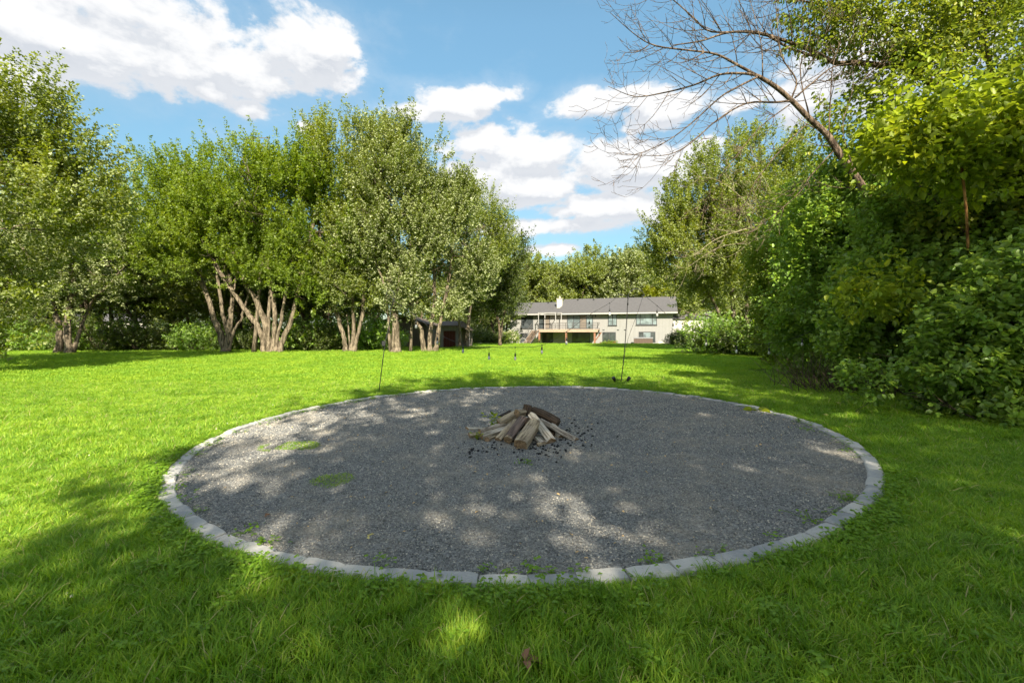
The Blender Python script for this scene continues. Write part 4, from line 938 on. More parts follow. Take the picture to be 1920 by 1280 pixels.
for k in range(70): q = rs[0] + (rs[-1] - rs[0]) * (k + .5) / 70; bal.box((q - .01, -2.415, dz + .17), (q + .01, -2.395, dz + .98))
b_ = bal.build('balusters', MT['rail'], deck, local=True); b_['kind'] = 'stuff'
st = empty('stairs', (0, 0, 0)); st.parent = house
nst = 12; sa, sb = hz(390, 500, -2.6)[0], hz(447, 500, -2.6)[0]; ex = -.75
for k in range(nst):
    t = (k + .5) / nst; z = dz * (1 - (k + 1) / (nst + .5)); y = -2.52 - k * .27; o_ = ex * t * .9
    m = MB(); m.box((sa + o_, y - .30, z - .05), (sb + o_ + .1, y, z)); m.build('tread', MT['deckwood'], st, local=True)
    m = MB(); m.box((sa + o_ + .02, y - .03, z - .2 + .002), (sb + o_ + .08, y - .005, z - .052)); m.build('riser', MT['deckwood'], st, local=True)
for q in (sa - .05, sb + .14):
    m = MB(); y1 = -2.52 - nst * .27
    m.tube([(q, -2.45, dz + .95), (q + ex, y1, .9)], .035, 4); m.tube([(q, -2.45, dz + .5), (q + ex, y1, .45)], .025, 4)
    m.tube([(q, -2.5, dz - .12), (q + ex, y1, -.1)], .09, 4)
    for t in (0, .33, .66, 1): m.tube([(q + ex * t, -2.45 + (y1 + 2.45) * t, dz * (1 - t) - .05), (q + ex * t, -2.45 + (y1 + 2.45) * t, dz + .95 + (.9 - dz - .95) * t)], .035, 4)
    m.build('handrail', MT['rail'], st, local=True)
def hw(s, y, z): return (HX + hc * s - hs * y, HY + hs * s + hc * y, HZ + z)
# things standing about the house
fr = empty('canopy_frame', hw(hz(560, 480, -1.6)[0], -1.6, dz), 'bare grey canopy frame of four posts standing on the deck', 'canopy frame', rz=house.rotation_euler.z)
sx = [hz(x, 480, -1.6)[0] - hz(560, 480, -1.6)[0] for x in (461, 505, 622, 662)]; ph = hz(560, 338, -1.6)[1] - dz
for i, q in enumerate(sx): y = (-.5, .6)[i % 2]; m = MB(); m.box((q - .05, y - .05, 0), (q + .05, y + .05, ph)); m.build('post', MT['grey'], fr, local=True)
m = MB(); m.box((sx[0] - .1, -.55, ph), (sx[2] + .1, -.45, ph + .09)); m.box((sx[1] - .1, .55, ph), (sx[3] + .1, .65, ph + .09)); m.box((sx[0], -.45, ph + .01), (sx[0] + .08, .55, ph + .08)); m.box((sx[2], -.45, ph + .01), (sx[2] + .08, .55, ph + .08)); m.build('top_bars', MT['grey'], fr, local=True)
ht = empty('hot_tub', hw(hz(1447, 640, -1.6)[0], -1.9, 0.45), 'brown-sided hot tub with a grey cover below the right windows', 'hot tub', rz=house.rotation_euler.z)
q = (hz(1535, 640, -1.6)[0] - hz(1360, 640, -1.6)[0]) / 2
m = MB(); m.box((-q, -1, -.4), (q, 1, .62), 0, .03); m.build('tub', MT['tubwood'], ht, local=True); m = MB(); m.box((-q - .06, -1.06, .625), (q + .06, 1.06, .80), 0, .05); m.build('cover', MT['tubcover'], ht, local=True)
for k in range(7): w = -q + 2 * q * (k + .5) / 7; m = MB(); m.box((w - q / 7 + .02, -1.025, -.35), (w + q / 7 - .02, -1.002, .6)); m.build('panel', MT['tubwood'], ht, local=True)
ac = empty('storage_box', hw(hz(1625, 640, -1)[0], -1.2, .35), 'low pale box on the ground at the right corner of the house', 'box', rz=house.rotation_euler.z)
m = MB(); m.box((-.55, -.3, -.4), (.55, .3, .38), 0, .03); m.build('body', MT['white'], ac, local=True); m = MB(); m.box((-.6, -.34, .385), (.6, .34, .45), 0, .02); m.build('lid', MT['grey'], ac, local=True)
hr = empty('hose_reel', hw(hz(328, 620, -5)[0], -6.2, .5), 'pale hoop-shaped hose reel at the foot of the deck stairs', 'hose reel', rz=house.rotation_euler.z)
m = MB(); m.tube([(.5 * math.cos(a), 0, .5 * math.sin(a) + .1) for a in np.linspace(0, 2 * math.pi, 25)], .03, 5, cap=False); m.build('hoop', MT['gutter'], hr, local=True)
m = MB(); m.tube([(-.4, -.2, -.5), (0, 0, .1), (.4, -.2, -.5)], .025, 5); m.tube([(0, 0, .1), (0, .3, -.5)], .025, 5); m.build('stand', MT['gutter'], hr, local=True)
# planting by the house
MT['petal'] = leaf_mat('cream_petal', [(.42,.42,.26),(.62,.60,.42),(.75,.72,.55)], trans=.25, tcol=(1, 1, .8)); MT['red_petal'] = leaf_mat('red_petal', [(.3,.05,.03),(.45,.10,.06)], trans=.2, tcol=(1, 1, 1))
def flower_bush(label, u, d, w, h, petals, nf, seed, zoff=0):
    r = np.random.default_rng(seed); x = (u - CU) / F * d; b = (x, d, ghf(x, d) - zoff)
    o = empty('flowering_shrub', b, label, 'shrub')
    L = [(b[0] + r.normal() * w * .25, b[1] + r.normal() * w * .2, b[2] + h * .5, w * .4, w * .35, h * .5) for k in range(6)]
    mobj('foliage', crown_mesh('foliage', L, 260, 'maple_green', r, b, 16, .13, (.2, .5), .3, .9, seed, .3), o)
    mobj('blossom', crown_mesh('blossom', [(a, c - .15, e + .1, f, g, k) for a, c, e, f, g, k in L], nf, petals, r, b, 26, .10, (.12, .3), .45, 1.8, seed + 1, .12, .4, spread=.16), o)
flower_bush('shrub covered in cream white blossom left of the deck stairs', 956, 62, 2.8, 2.3, 'petal', 90, 301, .35)
flower_bush('small pot-high clump of red flowers before the ground floor glass door', 1142, 62.5, 1.3, .8, 'red_petal', 30, 302, .45)
for i, (u, d, s, l) in enumerate([(925, 58, 1.0, 'low green shrub left of the blossoming one'), (893, 57, 1.3, 'green shrub between the shed and the parked car'), (1000, 66, .6, 'small green shrub under the deck at the foot of the stairs'), (905, 66, 1.7, 'tall green shrub behind the parked car')]):
    o = copy_tree(hp[1]); x = (u - CU) / F * d; o.location = (x, d, ghf(x, d)); o.scale = (s * .7, s * .7, s * .75); o['label'] = l; o['group'] = 'shrubs around the house'; o.rotation_euler.z = i
# parked car, mostly hidden
cx = (916 - CU) / F * 63; car = empty('parked_car', (cx, 63, ghf(cx, 63) - .05), 'dark parked car mostly hidden by the low shrubs left of the house', 'car', rz=.3)
prof = [(-2.1, .35), (-2.15, .75), (-1.2, .92), (-.6, 1.42), (.7, 1.45), (1.35, .98), (2.1, .85), (2.15, .4)]
m = MB(); V = [(x, y, z) for y in (-.85, .85) for x, z in prof]; n_ = len(prof); m.add(V, [tuple(range(n_)), tuple(range(2 * n_ - 1, n_ - 1, -1))] + [(i, i + n_, (i + 1) % n_ + n_, (i + 1) % n_) for i in range(n_)])
bd = m.build('body', simple('dark_car_paint', (.03, .035, .045), .25), car, local=True)
for y in (-.858, .852): m = MB(); m.add([(x, y + q, z) for q in (0, .006) for x, z in ((-1.05, .97), (-.55, 1.36), (.65, 1.38), (1.15, 1.0))], [(0,1,2,3),(7,6,5,4),(0,4,5,1),(1,5,6,2),(2,6,7,3),(3,7,4,0)]); m.build('side_window', MT['glass_pale'], car, local=True)
for x in (-1.35, 1.35):
    for y in (-.92, .72): m = MB(); m.tube([(x, y, .33), (x, y + .2, .33)], .33, 14); w_ = m.build('wheel', MT['black'], car, local=True); m = MB(); m.tube([(x, y - .01, .33), (x, y - .003, .33)], .19, 10); m.build('rim', MT['gutter'], w_, local=True)
# pale neighbour building right of the house
nb = empty('neighbour_building', ((1275 - CU) / F * 84, 84, -.6), 'white building glimpsed past the right corner of the house', 'building')
m = MB(); m.box((-2.5, 0, 0), (7, 6, 4.6)); m.build('wall', MT['white'], nb, local=True); m = MB(); m.add([(-3, -.4, 4.6), (7.4, -.4, 4.6), (7.4, 6.4, 4.6), (-3, 6.4, 4.6), (-3, 3, 6.6), (7.4, 3, 6.6)], [(0,1,5,4),(2,3,4,5),(0,4,3),(1,2,5),(0,3,2,1)]); m.build('roof', MT['shingle'], nb, local=True)
m = MB(); m.box((-.6, -.05, .9), (.6, -.004, 2.2)); m.build('window', MT['glass'], nb, local=True)
nb2 = empty('neighbour_building', ((180 - CU) / F * 78, 78, -.2), 'long pale building glimpsed between the woodland trunks on the far left', 'building')
m = MB(); m.box((-6, 0, 0), (9, 6, 3.6)); m.build('wall', MT['white'], nb2, local=True); m = MB(); m.add([(-6.5, -.5, 3.6), (9.5, -.5, 3.6), (9.5, 6.5, 3.6), (-6.5, 6.5, 3.6), (-6.5, 3, 5.2), (9.5, 3, 5.2)], [(0,1,5,4),(2,3,4,5),(0,4,3),(1,2,5),(0,3,2,1)]); m.build('roof', MT['shingle'], nb2, local=True)
for x in (-4, 0, 5): m = MB(); m.box((x, -.05, 1), (x + 1.3, -.004, 2.3)); m.build('window', MT['glass'], nb2, local=True)

# ------------------------------------------------------------------ barn and shed between the maples
MT['barnwall'] = siding_mat('weathered_grey_boards', (.15, .125, .095), .22); MT['reddoor'] = siding_mat('dark_red_boards', (.085, .026, .02), .16); MT['greyboards'] = siding_mat('grey_post_wood', (.2, .19, .18), .3); MT['brownroof'] = simple('brown_grey_roof', (.10, .075, .06), var=.2, scale=4, bump=.5, bscale=14)
DB = 44.0
def bq(x, y, d=DB): return at(640 + x / 5.82, 480 + y / 5.82, d)
b = base_of(752, DB); barn = empty('barn', (b[0], b[1], b[2]), 'weathered grey barn with a gabled roof behind the trunks', 'barn')
x0, x1 = bq(360, 0)[0] - b[0], bq(930, 0)[0] - b[0]; zE = bq(0, 740)[2] - b[2]; zR = bq(0, 650)[2] - b[2]; xm = (x0 + x1) / 2
m = MB(); m.box((x0, 0, -.2), (x1, 8, zE)); m.add([(x0, 0, zE), (x1, 0, zE), (xm, 0, zR), (x0, 8, zE), (x1, 8, zE), (xm, 8, zR)], [(0, 1, 2), (3, 5, 4)]); m.build('wall', MT['barnwall'], barn, local=True)
m = MB()
for sx_ in (-1, 1):
    xe = x0 - .4 if sx_ < 0 else x1 + .4; ze_ = zE - .2
    m.add([(xe, -.4, ze_), (xm, -.4, zR), (xm, 8.4, zR), (xe, 8.4, ze_), (xe, -.4, ze_ + .14), (xm, -.4, zR + .14), (xm, 8.4, zR + .14), (xe, 8.4, ze_ + .14)], [(0,3,2,1),(4,5,6,7),(0,1,5,4),(1,2,6,5),(2,3,7,6),(3,0,4,7)])
m.build('roof', MT['brownroof'], barn, local=True)
w0 = bq(498, 935) - np.array(b); w1 = bq(548, 868) - np.array(b)
for k in range(2):
    xa = w0[0] + (w1[0] - w0[0]) * k / 2 + .03; xb = xa + (w1[0] - w0[0]) / 2 - .06
    m = MB(); m.box((xa - .07, -.06, w0[2] - .07), (xb + .07, -.003, w1[2] + .07)); f_ = m.build('window', MT['white'], barn, local=True); m = MB(); m.box((xa, -.07, w0[2]), (xb, -.062, w1[2])); m.build('pane', MT['glass'], f_, local=True)
ds = 41.0; b = base_of(850, ds); shed = empty('shed', b, 'small grey lean-to shed with a dark red door at the right of the barn', 'shed')
def sq(x, y): p = at(640 + x / 5.82, 480 + y / 5.82, ds); return p[0] - b[0], p[2] - b[2]
xa, xd0, xd1, xp, xo, xe = [sq(x, 0)[0] for x in (1075, 1113, 1246, 1282, 1372, 1396)]; zt = sq(0, 815)[1]; zt2 = sq(0, 770)[1]
m = MB(); m.box((xa, 0, -.2), (xd0, .12, zt)); m.box((xd1, 0, -.2), (xp, .12, zt)); m.box((xa, 0, zt + .002), (xp, .12, zt2)); m.box((xa, .12, -.2), (xa + .1, 3, zt2)); m.box((xp - .12, .122, -.2), (xp, 3, zt2)); m.box((xa, 3.002, -.2), (xe, 3.1, zt2)); m.build('wall', MT['greyboards'], shed, local=True)
dr = empty('door', (0, 0, 0)); dr.parent = shed; nb_ = 8
for k in range(nb_): q0 = xd0 + (xd1 - xd0) * k / nb_; q1 = xd0 + (xd1 - xd0) * (k + 1) / nb_; m = MB(); m.box((q0 + .006, .04 + .008 * (k % 2), -.1), (q1 - .006, .08, zt - .004)); m.build('board', MT['reddoor'], dr, local=True)
for x in (xo + .04, xe - .08): m = MB(); m.box((x, 0, -.2), (x + .14, .14, zt - .04)); m.build('post', MT['greyboards'], shed, local=True)
m = MB(); m.box((xp + .01, 2.6, -.2), (xe, 2.7, zt)); m.build('back_wall', MT['door_tan'], shed, local=True)
m = MB(); m.add([(xa - .2, -.3, zt2 - .02), (xp, -.3, zt2 + .02), (xe + .15, -.3, zt), (xe + .15, 3.3, zt), (xp, 3.3, zt2 + .5), (xa - .2, 3.3, zt2 + .5), (xa - .2, -.3, zt2 + .1), (xp, -.3, zt2 + .14), (xe + .15, -.3, zt + .1), (xe + .15, 3.3, zt + .1), (xp, 3.3, zt2 + .62), (xa - .2, 3.3, zt2 + .62)],
  [(0,5,4,1),(1,4,3,2),(6,7,10,11),(7,8,9,10),(0,1,7,6),(1,2,8,7),(2,3,9,8),(3,4,10,9),(4,5,11,10),(5,0,6,11)]); m.build('roof', MT['brownroof'], shed, local=True)

# ------------------------------------------------------------------ light poles and the string of bulbs
d_a, d_b = 10.9, 12.15
pa_base = base_of(710, d_a); pa = empty('light_pole', pa_base, 'thin black shepherd hook pole left behind the gravel bed', 'pole', 'black hook poles carrying the string lights')
def pp(L, d, dd=0): return [at(u, v, d + dd) for u, v in L]
m = MB(); L = pp([(710,742),(715,698),(722,645),(730,607),(733,583),(738,560)], d_a); L[0][2] = pa_base[2] - .05; m.tube(smooth_path(L, 3), .011, 7); m.build('pole', MT['black'], pa, smooth=True)
m = MB(); m.tube(smooth_path(pp([(737,568),(739,552),(735,545),(729,544),(725,549),(726,554)], d_a), 4), .008, 6); m.build('hook', MT['black'], pa, smooth=True)
m = MB(); p_ = at(720, 643, d_a); m.box((p_[0] - .04, p_[1] - .05, p_[2] - .07), (p_[0] + .04, p_[1] - .008, p_[2] + .05), 0, .01); m.build('switch_box', MT['black'], pa)
pb_base = base_of(1164, d_b); pb = empty('light_pole', pb_base, 'taller black double hook pole with two small lamps at its foot, behind the gravel', 'pole', 'black hook poles carrying the string lights')
m = MB(); L = pp([(1164,722),(1168,685),(1172,643),(1175,600),(1177,565),(1178,556)], d_b); L[0][2] = pb_base[2] - .05; m.tube(smooth_path(L, 3), .0125, 7); m.lathe([(.02, 0), (.02, .12)], 8, at(1177, 572, d_b)); m.build('pole', MT['black'], pb, smooth=True)
m = MB(); m.tube(smooth_path(pp([(1178,562),(1178,553),(1183,545),(1192,541),(1201,544),(1207,550),(1207,555),(1203,554)], d_b), 4), .009, 6); m.build('hook', MT['black'], pb, smooth=True)
m = MB(); m.tube(smooth_path(pp([(1177,560),(1174,555),(1168,553),(1161,552),(1158,555)], d_b), 4), .009, 6); m.build('hook', MT['black'], pb, smooth=True)
m = MB(); m.tube(smooth_path([at(1206, 553, d_b), at(1196, 585, d_b), at(1182, 622, d_b), at(1174, 650, d_b), at(1168, 690, d_b), at(1165, 716, d_b)], 4), .005, 5); m.build('hanging_cord', MT['black'], pb)
# two garden spot lamps by its foot
for i, (u, tl, lab) in enumerate([(1157, -.25, 'black garden spot lamp on a stake, left of the pole foot'), (1172, .2, 'black garden spot lamp on a stake, right of the pole foot')]):
    b = base_of(u, d_b - .12); o = empty('spot_lamp', b, lab, 'lamp', 'spot lamps by the right pole')
    m = MB(); m.tube([(0, 0, -.05), (0, 0, .07)], .008, 6); m.build('stake', MT['black'], o, local=True)
    m = MB(); a = np.array([tl * .25, -.02, .06]); m.tube([a, a + np.array([.02 * np.sign(tl), -.02, .05]), a + np.array([.06 * np.sign(tl), -.05, .12])], [.018, .042, .05], 9); m.build('head', MT['black'], o, local=True)
# string lights
MT['bulb'] = glass_mat('clear_bulb', (.6, .6, .55), .05)
sl = empty('string_lights', at(945, 650, 11.5), 'black outdoor string light cord with clear bulbs sagging between the poles', 'string lights')
def cord(Lm, nm='cord'):
    m = MB(); m.tube(smooth_path(Lm, 4), .0065, 5); return m.build(nm, MT['black'], sl, smooth=True)
def dl(u): return d_a + (d_b - d_a) * np.clip((u - 737) / (1160 - 737), 0, 1.0)
S1 = [(727,552),(745,568),(780,592),(820,625),(868,645),(917,650),(966,651),(1016,647),(1062,622),(1105,590),(1143,568),(1158,555)]
cord([at(u, v, dl(u)) for u, v in S1])
S2 = [(1207,553,12.15),(1232,573,12.1),(1262,598,12.1),(1324,628,12),(1381,641,11.9),(1442,644,11.8),(1504,628,11.7),(1560,600,11.6)]
cord([at(*q) for q in S2])
def bulb(u, v, d, drop):
    p = at(u, v, d); sc = d / F; L0 = drop * sc
    m = MB(); m.lathe([(.012, .015), (.016, 0), (.012, -.02), (.004, -.022)], 7, p); m.tube([p, p - np.array([0, 0, L0])], .0035, 4); q = p - np.array([0, 0, L0]); m.lathe([(.008, .02), (.02, 0), (.022, -.07), (.018, -.075)], 9, q); k = m.build('socket', MT['black'], sl, smooth=True)
    m = MB(); m.lathe([(.017, -.076), (.03, -.11), (.033, -.135), (.026, -.165), (.008, -.182)], 12, q); m.build('bulb', MT['bulb'], k, smooth=True)
for u, v, dr_ in [(780,593,10),(820,625,8),(868,646,3),(917,650,12),(966,651,12),(1016,647,4),(1062,622,12),(1105,591,12),(1143,568,12)]: bulb(u, v, dl(u), dr_)
for u, v, d in S2[1:-1]: bulb(u, v, d, 9)

# ------------------------------------------------------------------ the stack of firewood
def wood_mat(name, c0, c1, c2):
    m, nt, out = mat(name)
    tc = N(nt, 'ShaderNodeTexCoord').outputs['Object']; oi = N(nt, 'ShaderNodeObjectInfo')
    st = N(nt, 'ShaderNodeVectorMath', {0: tc, 1: (1.2, 9, 9)}, operation='MULTIPLY').outputs[0]
    off = N(nt, 'ShaderNodeVectorMath', {0: st, 1: oi.outputs['Location']}, operation='ADD').outputs[0]
    n = NOISE(nt, off, 3.2, 8, .72, .3); n2 = NOISE(nt, tc, 5, 4, .6)
    c = MIX(nt, MR(nt, n, .38, .6), c0, c1); c = MIX(nt, MR(nt, n2, .45, .7, 0, .6), c, c2)
    b = N(nt, 'ShaderNodeBsdfPrincipled', {'Base Color': c, 'Roughness': 0.85, 'Specular IOR Level': 0.2})
    bn = N(nt, 'ShaderNodeBump', {'Strength': 1.0, 'Distance': 0.012, 'Height': n}); nt.links.new(bn.outputs[0], b.inputs['Normal'])
    nt.links.new(b.outputs[0], out.inputs[0]); return m
MT['w_grey'] = wood_mat('weathered_split_wood', (.13, .10, .075), (.48, .41, .32), (.40, .34, .28)); MT['w_tan'] = wood_mat('tan_split_wood', (.12, .088, .055), (.48, .38, .25), (.36, .29, .21)); MT['w_pale'] = wood_mat('pale_split_wood', (.20, .165, .125), (.60, .53, .43), (.5, .44, .37))
MT['w_bark'] = wood_mat('log_bark', (.06, .045, .038), (.22, .155, .125), (.13, .10, .085)); MT['w_char'] = wood_mat('charred_wood', (.012, .01, .01), (.05, .04, .035), (.09, .055, .035)); MT['w_rot'] = wood_mat('rotten_brown_wood', (.03, .021, .015), (.125, .08, .05), (.06, .042, .03)); MT['w_end'] = wood_mat('log_end_grain', (.14, .09, .05), (.36, .24, .13), (.22, .15, .09))
def log(label, A, B, w, h, body, bark=None, shape='split', roll=0, seed=0, bend=0, group='firewood logs leaning in the pile'):
    """A bottom end and B top end in world; local x runs along the log"""
    r = np.random.default_rng(seed); A = np.array(A); B = np.array(B); Lg = np.linalg.norm(B - A); t = (B - A) / Lg
    o = empty('firewood_log', A, label, 'log', group)
    up = np.array([0, 0, 1.0]); y = np.cross(up, t); y /= np.linalg.norm(y); z = np.cross(t, y)
    cr, sr_ = math.cos(roll), math.sin(roll); y, z = y * cr + z * sr_, -y * sr_ + z * cr
    from mathutils import Matrix
    o.rotation_euler = Matrix(((t[0], y[0], z[0]), (t[1], y[1], z[1]), (t[2], y[2], z[2]))).to_euler()
    if shape == 'split':      # flat faces below, rounded bark side
        prof = [(-.5, -.06), (-.06, -.52), (.04, -.52), (.5, -.08), (.46, .2), (.24, .42), (-.05, .48), (-.32, .36), (-.49, .12)]; barkidx = ([3, 4, 5, 6, 7, 8] if bark else [])
    elif shape == 'half':
        prof = [(-.5, -.42), (-.1, -.5), (.3, -.46), (.5, -.40), (.49, .22), (.44, .34), (.02, .5), (-.38, .44), (-.52, .30)]; barkidx = ([4, 5, 6, 7] if bark else [])
    elif shape == 'round':
        prof = [(.5 * math.cos(a), .5 * math.sin(a)) for a in np.linspace(-math.pi, math.pi, 11)[:-1]]; barkidx = (list(range(10)) if bark else [])
    elif shape == 'plank':
        prof = [(-.5, -.42), (0, -.5), (.5, -.4), (.5, .30), (.14, .5), (.05, .30), (-.06, .50), (-.5, .38)]; barkidx = []
    n = len(prof); seg = 9; V = []; jr = r.random((seg + 1, n)); ph = r.random(n) * .12
    for i in range(seg + 1):
        s = i / seg; tp = 1 - .10 * s if i < seg else .86
        for j, (a, c) in enumerate(prof):
            k = (1 + (jr[i, j] - .5) * .10 + (ph[j] - .06) * 1.5); e = (r.random() - .5) * .05 * Lg * .4 if i in (0, seg) else 0
            V.append((s * Lg + e, a * w * k * tp, c * h * k * tp + bend * Lg * 4 * s * (1 - s)))
    Fs = [(i * n + j, i * n + (j + 1) % n, (i + 1) * n + (j + 1) % n, (i + 1) * n + j) for i in range(seg) for j in range(n)]
    mi = [0] * len(Fs); Fs += [tuple(range(n))[::-1], tuple(seg * n + j for j in range(n))]; mi += [1, 1]
    me = rounded_mesh('wood', V, Fs, [MT[body], MT['w_end'] if body not in ('w_char', 'w_rot') else MT[body]], mi); mobj('wood', me, o)
    if barkidx:      # bark lies proud of the wood as a shell, broken at the ends
        Vb = []; Fb = []; J = barkidx + [(barkidx[-1] + 1) % n]; nj = len(J)
        for i in range(1, seg):
            for j in J:
                x_, y_, z_ = V[i * n + j]; q = 1.10 + .05 * r.random(); Vb.append((x_ + (r.random() - .5) * .02 + (.06 * Lg if i == seg - 1 else -.06 * Lg if i == 1 else 0), y_ * q, z_ * q if not bend else z_ + .008))
        Fb = [(i * nj + j, i * nj + j + 1, (i + 1) * nj + j + 1, (i + 1) * nj + j) for i in range(seg - 2) for j in range(nj - 1)]
        mobj('bark', rounded_mesh('bark', Vb, Fb, MT[bark]), o)
    return o
def lp(x, y, d): return at(840 + x / 6.857, 730 + y / 6.857, d)
log('thick split log lying at the very front of the pile', lp(925, 705, 5.50), lp(1120, 420, 5.98), 0.182, 0.137, 'w_tan', None, 'half', .15, 1)
log('long pale split log right of the front one, reaching the top', lp(1340, 660, 5.70), lp(1075, 320, 6.12), 0.121, 0.094, 'w_pale', None, 'plank', .5, 2)
log('log with rough purple-brown bark on its face, left of the front one', lp(770, 650, 5.74), lp(965, 370, 6.14), 0.138, 0.126, 'w_tan', 'w_bark', 'split', -.3, 3)
log('weathered round-ended log second from the left group', lp(640, 655, 5.85), lp(870, 410, 6.2), 0.094, 0.094, 'w_tan', None, 'half', .2, 4)
log('long grey split log on the far left with a dark crack, lower one', lp(430, 600, 5.95), lp(760, 500, 6.2), 0.094, 0.073, 'w_pale', None, 'plank', .3, 5)
log('long grey split log on the left lying above the cracked one', lp(410, 545, 6.02), lp(740, 440, 6.28), 0.089, 0.073, 'w_grey', None, 'plank', .1, 6)
log('tan log on the upper left, leaning over the long grey ones', lp(650, 435, 6.25), lp(890, 310, 6.36), 0.132, 0.116, 'w_tan', None, 'half', .2, 7)
log('short tan log end at the top of the pile', lp(885, 300, 6.24), lp(985, 290, 6.36), 0.100, 0.094, 'w_tan', None, 'half', .4, 8)
log('long narrow split log pointing out to the far right', lp(1650, 655, 5.80), lp(1190, 400, 6.22), 0.094, 0.079, 'w_grey', None, 'plank', .5, 9)
log('pale log lying low behind the far right one', lp(1470, 615, 5.98), lp(1330, 460, 6.28), 0.132, 0.084, 'w_pale', None, 'half', .1, 10)
log('rotten dark brown log curving down the back right of the pile', lp(1420, 450, 6.35), lp(1060, 270, 6.5), 0.187, 0.137, 'w_rot', 'w_rot', 'split', 0, 11, bend=.06)
log('dark jagged stub sticking up at the very top', lp(1000, 330, 6.35), lp(1030, 205, 6.42), 0.132, 0.105, 'w_rot', None, 'plank', .3, 12)
log('charred black log behind on the upper left', lp(660, 385, 6.45), lp(820, 300, 6.5), 0.110, 0.094, 'w_char', 'w_char', 'round', 0, 13)
log('thin pale plank piece poking out at the left end', lp(245, 500, 6.1), lp(470, 505, 6.3), 0.083, 0.032, 'w_pale', None, 'plank', .2, 14)
log('small tan chunk on the gravel at the left end', lp(270, 585, 5.98), lp(400, 575, 6.05), 0.077, 0.052, 'w_tan', None, 'plank', .4, 15)
log('flat white slab lying under the right side of the pile', lp(1270, 690, 5.66), lp(1130, 580, 5.95), 0.187, 0.041, 'w_pale', None, 'plank', .1, 16)
log('short light chunk on the ground in front of the white slab', lp(1150, 715, 5.60), lp(1250, 690, 5.66), 0.055, 0.041, 'w_tan', None, 'plank', .6, 17)
log('thin stick lying on the gravel before the pile', lp(1205, 810, 5.45), lp(1110, 725, 5.65), 0.016, 0.012, 'w_tan', None, 'plank', .1, 18)
log('low tan split piece tucked under the left logs', lp(500, 640, 5.86), lp(620, 600, 6.1), 0.077, 0.063, 'w_tan', None, 'plank', .1, 19)
log('dark inner log seen between the leaning ones', lp(760, 560, 6.05), lp(1080, 380, 6.3), 0.144, 0.126, 'w_rot', None, 'round', .1, 20)
log('second dark inner log holding up the right side', lp(1360, 600, 6.05), lp(1100, 400, 6.28), 0.144, 0.116, 'w_rot', None, 'round', .1, 21)
# charcoal crumbs
r_ = np.random.default_rng(14); ch_p = []; 
for k in range(260):
    u, v = (r_.normal(1025, 50), r_.normal(836, 12)) if k < 140 else ((r_.normal(1075, 22), r_.normal(812, 14)) if k < 205 else (r_.normal(895, 25), r_.normal(842, 9)))
    d = 1204.5 / (v - 622); x = (u - CU) / F * d; ch_p.append((x, d, float(pit_h(x, d)) + .006))
ch_p = np.array(ch_p); cm_ = simple('charcoal', (.012, .012, .013), .8)
scatter('charcoal_crumbs', ch_p, [pebble_src(50 + k, cm_) for k in range(3)], .008 + .022 * r_.random(260) ** 3, r_.random(260) * 6, r_.normal(size=(260, 2)) * .3, 'black charcoal crumbs and lumps around the log pile')

# ------------------------------------------------------------------ small weeds, leaves, flat green patches
def sprig(name, label, p, n, size, mt, seed, h=.12, w=.08, cat='weed', group=None, wid=.7, flat=False):
    r = np.random.default_rng(seed); o = empty(name, p, label, cat, group)
    P = np.stack([r.normal(size=n) * w, r.normal(size=n) * w, r.random(n) * h], -1)
    A = unit(np.concatenate([r.normal(size=(n, 2)), (np.zeros((n, 1)) if flat else r.random((n, 1)) * 1.0)], 1)); Nn = unit(np.array([0, 0, 1.0]) + r.normal(size=(n, 3)) * .4)
    V, Fq, _ = leaf_faces(P, A, Nn, size * (.6 + .6 * r.random(n)), True, wid, .08); mobj('leaves', fast_mesh('leaves', V, Fq, MT[mt], np.repeat(r.random(n), 2)), o)
    m = MB()
    for k in range(min(n, 8)): m.tube([(0, 0, -.01), tuple(P[k] * .6 + np.array([0, 0, .01])), tuple(P[k] + np.array([0, 0, .002]))], .0022, 4)
    m.build('stems', MT[mt], o, local=True); return o
def gp(u, v, on_pit=False):
    d = 1204.5 / (v - 622)
    for _ in range(6):
        x = (u - CU) / F * d; z = float(pit_h(x, d)) if on_pit else ghf(x, d); d = (EYE - z) * F / (v - CV)
    return ((u - CU) / F * d, d, z)
q = lp(590, 400, 6.3); sprig('maple_sprig', 'fresh green maple sprig standing against the left of the log pile', (q[0], q[1], .10), 26, .075, 'shrub_yellow', 1, .20, .055, 'plant')
q = lp(375, 590, 5.9); sprig('seedling', 'small yellowish seedling growing at the left end of the log pile', (q[0], q[1], .02), 14, .05, 'shrub_yellow', 2, .10, .03, 'plant')
sprig('big_leaf_weed', 'pale floppy large-leaved weed lying across the ring at the back right', gp(1425, 770), 9, .22, 'shrub_yellow', 3, .04, .07, flat=True, wid=.6)
o = sprig('plantain_weed', 'broad-leaved plantain standing in the grass left of the ring', gp(318, 985), 5, .15, 'clover', 4, .02, .02, wid=.35)
for i, (u, v, l) in enumerate([(1510, 805, 'small weed on the ring at the right, above the bend'), (1590, 845, 'low weed between the ring blocks at the right end'), (1590, 938, 'weed tuft on the ring at the lower right'), (1520, 975, 'trailing weed over the ring low on the right'), (463, 997, 'little weed inside the ring at the lower left'), (1230, 735, 'small weed beside the ring at the back'), (1395, 762, 'dry tuft on the ring left of the floppy weed'), (985, 868, 'tiny green weed on the gravel in front of the pile')]):
    sprig('ring_weed', l, gp(u, v, True), 26, .028, 'clover', 20 + i, .03, .06, group='weeds along the ring')
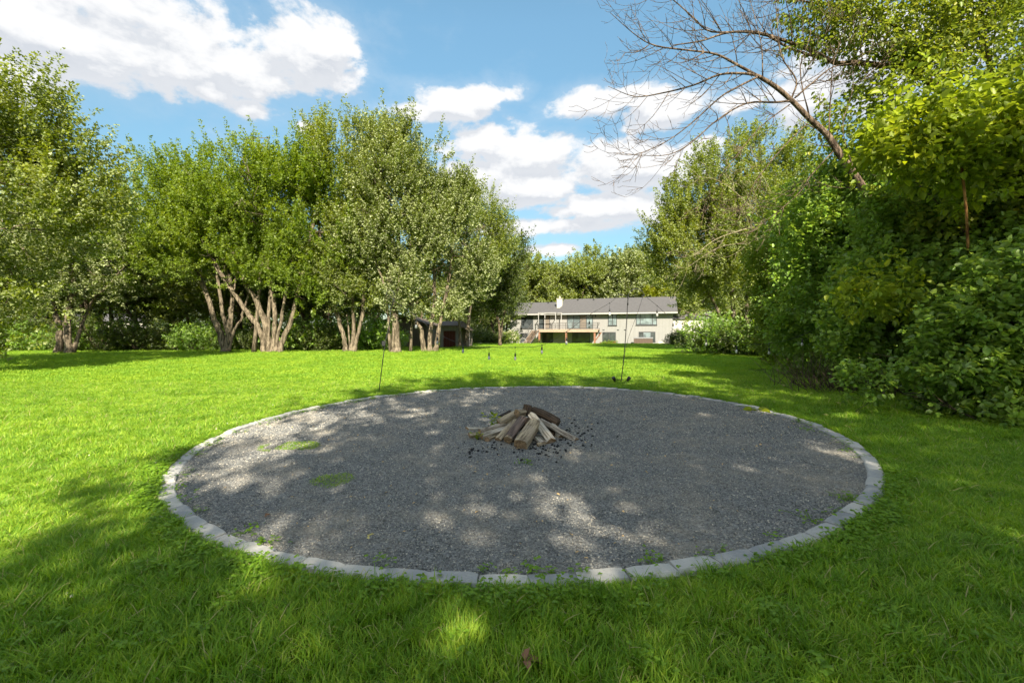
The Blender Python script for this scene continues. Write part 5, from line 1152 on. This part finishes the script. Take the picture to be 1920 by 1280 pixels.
def patch(label, u0, u1, v, dv, seed, n):
    r = np.random.default_rng(seed); c = gp((u0 + u1) / 2, v, True); o = empty('moss_patch', c, label, 'weed patch', 'green patches on the gravel')
    V = []; Fc = []; sc = c[1] / F; rx = (u1 - u0) / 2 * sc; ry = dv * sc * c[1] / 1.5 
    for k in range(n):
        a = r.random() * 6.283; q = math.sqrt(r.random()); x = math.cos(a) * q * rx; y = math.sin(a) * q * ry
        if vnoise(np.array([[x, y, 0]]), 4.5, seed)[0] < (.40 if n > 2000 else .5): continue
        z = float(pit_h(c[0] + x, c[1] + y)) - c[2]; la = r.random() * 6.28; le = .02 + .03 * r.random(); w = .004; h = .008 + .014 * r.random(); b = len(V)
        V += [(x - w * math.sin(la), y + w * math.cos(la), z), (x + w * math.sin(la), y - w * math.cos(la), z), (x + math.cos(la) * le, y + math.sin(la) * le, z + h)]; Fc.append((b, b + 1, b + 2))
    me = rounded_mesh('blades', V, Fc, MT['grass']); a = me.attributes.new('tint', 'FLOAT', 'FACE'); a.data.foreach_set('value', np.random.default_rng(1).random(len(Fc)).astype(np.float32)); mobj('blades', me, o)
patch('larger flat green patch of weeds on the gravel at the left', 485, 598, 836, 9, 5, 2600)
patch('smaller thin green patch of weeds on the gravel, nearer the camera', 585, 662, 899, 14, 6, 700)
MT['yleaf'] = simple('fallen_yellow_leaf', (.62, .50, .16), var=.25, scale=8); MT['bleaf'] = simple('fallen_brown_leaf', (.22, .11, .055), var=.25, scale=8)
for i, (u, v, c, l) in enumerate([(1493, 744, 'yleaf', 'pale yellow leaf lying on the grass before the dry stalks'), (1570, 761, 'yleaf', 'yellow leaf on the grass below the thicket, right of the pale one'), (1545, 783, 'yleaf', 'yellow leaf on the grass just outside the ring at the back right'), (1588, 806, 'yleaf', 'yellow leaf on the grass nearest the right bend of the ring'), (984, 1258, 'bleaf', 'curled brown leaf in the grass at the bottom of the picture'), (690, 1018, 'yleaf', 'tan leaf on the grass by the lower left of the ring'), (1775, 758, 'yleaf', 'small pale leaf under the thicket at the right'), (497, 968, 'bleaf', 'brown leaf on the gravel close to the left of the ring')]):
    b = gp(u, v, 497 == u); r = np.random.default_rng(i + 60); s = (.075, .075, .08, .08, .09, .045, .05, .04)[i]
    V, Fq, _ = leaf_faces(np.zeros((3, 3)), unit(np.array([[1, .2, .1], [.3, 1, .2], [.5, -.9, .1]]) + r.normal(size=(3, 3)) * .2), unit(np.array([[0, 0, 1.]] * 3) + r.normal(size=(3, 3)) * .3), np.array([s, s * .7, s * .7]), True, .6, .14)
    o = mobj('fallen_leaf', fast_mesh('fallen_leaf', V, Fq, MT[c])); o.location = (b[0], b[1], b[2] + (.05 if u != 497 else .012)); tag(o, l, 'leaf', 'single fallen leaves')
tag(o_sh := [x for x in bpy.data.objects if x.name == 'shade_tree'][0], 'broad maple right behind the camera whose shade falls over the gravel bed')
tag([x for x in bpy.data.objects if x.name == 'shade_tree.001'][0], 'broad maple behind the camera to the right, shading the grass by the thicket')
